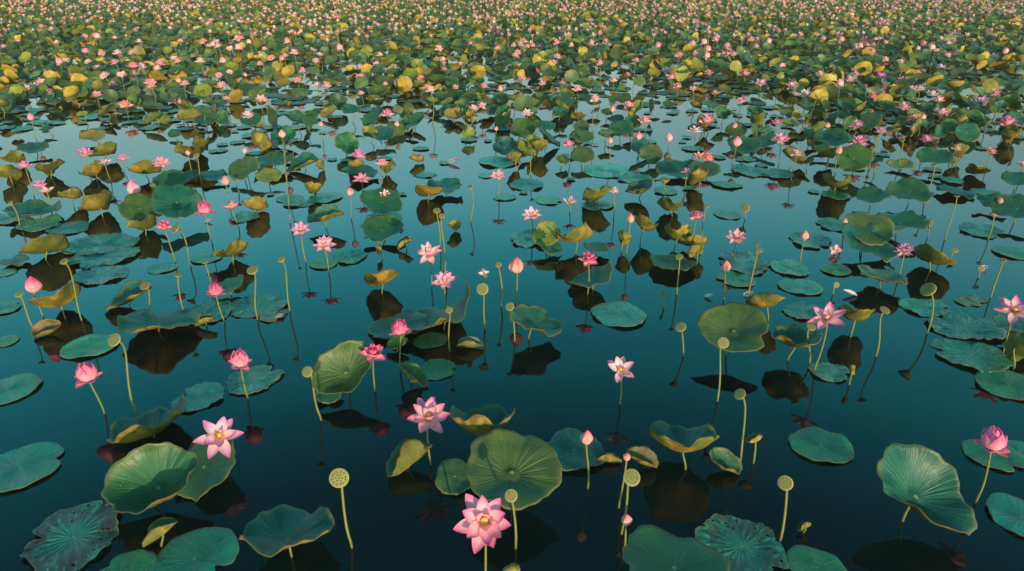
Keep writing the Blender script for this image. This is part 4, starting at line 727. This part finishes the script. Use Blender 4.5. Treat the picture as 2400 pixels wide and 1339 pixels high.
# --- merged far parts
def tmpl_leaf(cup, wave, sd, seg=9):
    q = np.random.default_rng(sd); T = np.linspace(0, 2 * np.pi, seg, endpoint=False); V = [(0, 0, 0)]; p = q.uniform(0, 6.28)
    for r in (.55, 1.0):
        for t in T: V.append((r * np.cos(t), r * np.sin(t) * (1 + .1 * np.sin(p)), cup * r * r + wave * r ** 3 * np.sin(3 * t + p)))
    Fc = [(0, 1 + j, 1 + (j + 1) % seg) for j in range(seg)]; Q = [(1 + j, 1 + seg + j, 1 + seg + (j + 1) % seg, 1 + (j + 1) % seg) for j in range(seg)]
    V = np.array(V); nv = len(V); V = np.vstack([V, V - [0, 0, .03]])
    F1 = Fc + Q; return V, F1 + [tuple(k + nv for k in reversed(f)) for f in F1], [0] * len(F1) + [1] * len(F1), nv
def merge_leaves(name, items, label):
    T = [tmpl_leaf(c, w, s) for s, (c, w) in enumerate([(.15, .08), (.3, .1), (.05, .14), (.45, .1), (-.15, .1)])]; VV = []; FF = []; MI = []; TT = []; b = 0; q = np.random.default_rng(5)
    for x, y, z, R, n, tk, gold in items:
        V, f, mi, nv = T[q.integers(0, 5)] if name != 'distant_lily_pads' else tmpl_pad
        B = np.array(basis(n).to_3x3() @ Matrix.Rotation(q.uniform(0, 6.28), 3, 'Z')); VV.append((V * R) @ B.T + [x, y, z])
        t1 = (np.array(PAL[str(tk)]) * .62 + np.array((.072, .068, .008)) * (.15 + q.random() * .85)) * q.uniform(.75, 1.3); t2 = (np.array((.42, .30, .055)) if gold or q.random() < .22 else np.array((.17, .21, .045))) * q.uniform(.7, 1.1)
        TT.append(np.vstack([np.tile(t1, (nv, 1)), np.tile(t2, (nv, 1))])); FF += [tuple(k + b for k in ff) for ff in f]; MI += mi; b += len(V)
    o = obj(name, mesh(name, np.vstack(VV), FF, [M['tleaf'], M['tleaf']], MI, tintc=np.vstack(TT))); o['kind'] = 'stuff'; o['label'] = label; o['category'] = 'lotus leaves' if 'pad' not in name else 'lily pads'; return o
tmpl_pad = tmpl_leaf(.02, .02, 9)
merge_leaves('distant_lotus_leaves', stuffL, 'mass of overlapping green and gold lotus leaves filling the distance')
if stuffP: merge_leaves('distant_lily_pads', stuffP, 'small flat pads crowding the water among the distant lotus leaves')
def merge_flowers(items):
    base = []
    for s in range(5):
        q = np.random.default_rng(s + 50); V = []; Fc = []; b = 0
        for ring, (n, e0, L) in enumerate([(6, 12, 1.0), (5, 52, .95)]):
            for i in range(n):
                a = 2 * np.pi * (i + .5 * ring) / n + q.uniform(-.2, .2); e = (e0 + q.uniform(-10, 12)) * D; w = .27; d = np.array((np.cos(a) * np.cos(e), np.sin(a) * np.cos(e), np.sin(e))); sd = np.array((-np.sin(a), np.cos(a), 0))
                V += [d * .05, d * .55 * L + sd * w + [0, 0, .06], d * L + [0, 0, .12], d * .55 * L - sd * w + [0, 0, .06]]; Fc.append((b, b + 1, b + 2, b + 3)); b += 4
        base.append((np.array(V), Fc, np.tile(np.array([0, .6, 1, .6]), 11)))
    VV = []; FF = []; TT = []; MI = []; b = 0; q = np.random.default_rng(8)
    for x, y, z, R, c in items:
        V, f, s = base[q.integers(0, 5)]; t = np.array(PINK[c]) * q.uniform(.9, 1.05); VV.append(V * R * 1.1 + [x, y, z]); pale = t * .5 + np.array((.95, .70, .54)) * .5
        TT.append(pale + (t - pale) * s[:, None]); FF += [tuple(k + b for k in ff) for ff in f]; MI += [0] * len(f); b += len(V)
        r = .010; VV.append(np.array([(x - r, y, 0), (x + r, y, 0), (x + r, y, z), (x - r, y, z), (x, y - r, 0), (x, y + r, 0), (x, y + r, z), (x, y - r, z)])); TT.append(np.tile([.3, .28, .05], (8, 1))); FF += [(b, b + 1, b + 2, b + 3), (b + 4, b + 5, b + 6, b + 7)]; MI += [0, 0]; b += 8
    o = obj('distant_lotus_flowers', mesh('distant_lotus_flowers', np.vstack(VV), FF, [M['tpetal']], MI, smooth=False, tintc=np.vstack(TT))); o['kind'] = 'stuff'; o['label'] = 'countless pale pink lotus flowers dotting the leaves in the distance'; o['category'] = 'lotus flowers'
merge_flowers(stuffF)

# ------------------------------------------------------------------ labels
ORD = ['first', 'second', 'third', 'fourth', 'fifth', 'sixth', 'seventh', 'eighth', 'ninth', 'tenth', 'eleventh', 'twelfth']
KIND = dict(leaf='lotus leaf', pad='lily pad', flower='lotus flower', bud='lotus bud', pod='lotus seed pod', petal='petal')
GRP = dict(leaf='lotus leaves standing above the water', pad='lily pads floating on the lake', flower='lotus flowers on tall stems', bud='lotus buds on tall stems', pod='lotus seed pods on bare stems', petal='petals fallen on the water')
def zone(px, py):
    row = next(nm for lim, nm in ((70, 'farthest bed'), (130, 'far bed'), (190, 'middle of bed'), (250, 'near part of bed'), (310, 'front of bed'), (380, 'edge of bed'), (460, 'far open water'), (560, 'back open water'), (700, 'middle water'), (950, 'near water'), (9999, 'foreground')) if py < lim)
    cl = next(nm for lim, nm in ((240, 'far left'), (480, 'left side'), (720, 'mid left'), (960, 'inner left'), (1200, 'centre left'), (1440, 'centre right'), (1680, 'inner right'), (1920, 'mid right'), (2160, 'right side'), (9999, 'far right')) if px < lim)
    return row + ', ' + cl
grp = {}
for it in ITEMS: grp.setdefault((it[1], it[2], zone(it[3], it[4])), []).append(it)
for (k, look, z), L in grp.items():
    L.sort(key=lambda t: t[3])
    for i, it in enumerate(L):
        o = it[0]; o['category'] = KIND[k]; o['group'] = GRP[k]
        if it[5]: o['label'] = it[5]; continue
        nm = KIND[k]
        if 1 < len(L) <= 12: lb = f'{look} {nm}, {ORD[i]} from left, {z}'
        else: lb = f'{look} {nm}, {z}'
        o['label'] = lb
print('items', len(ITEMS), {k: sum(1 for i in ITEMS if i[1] == k) for k in KIND}, 'stuff', len(stuffL), len(stuffP), len(stuffF), 'objects', len(bpy.data.objects))
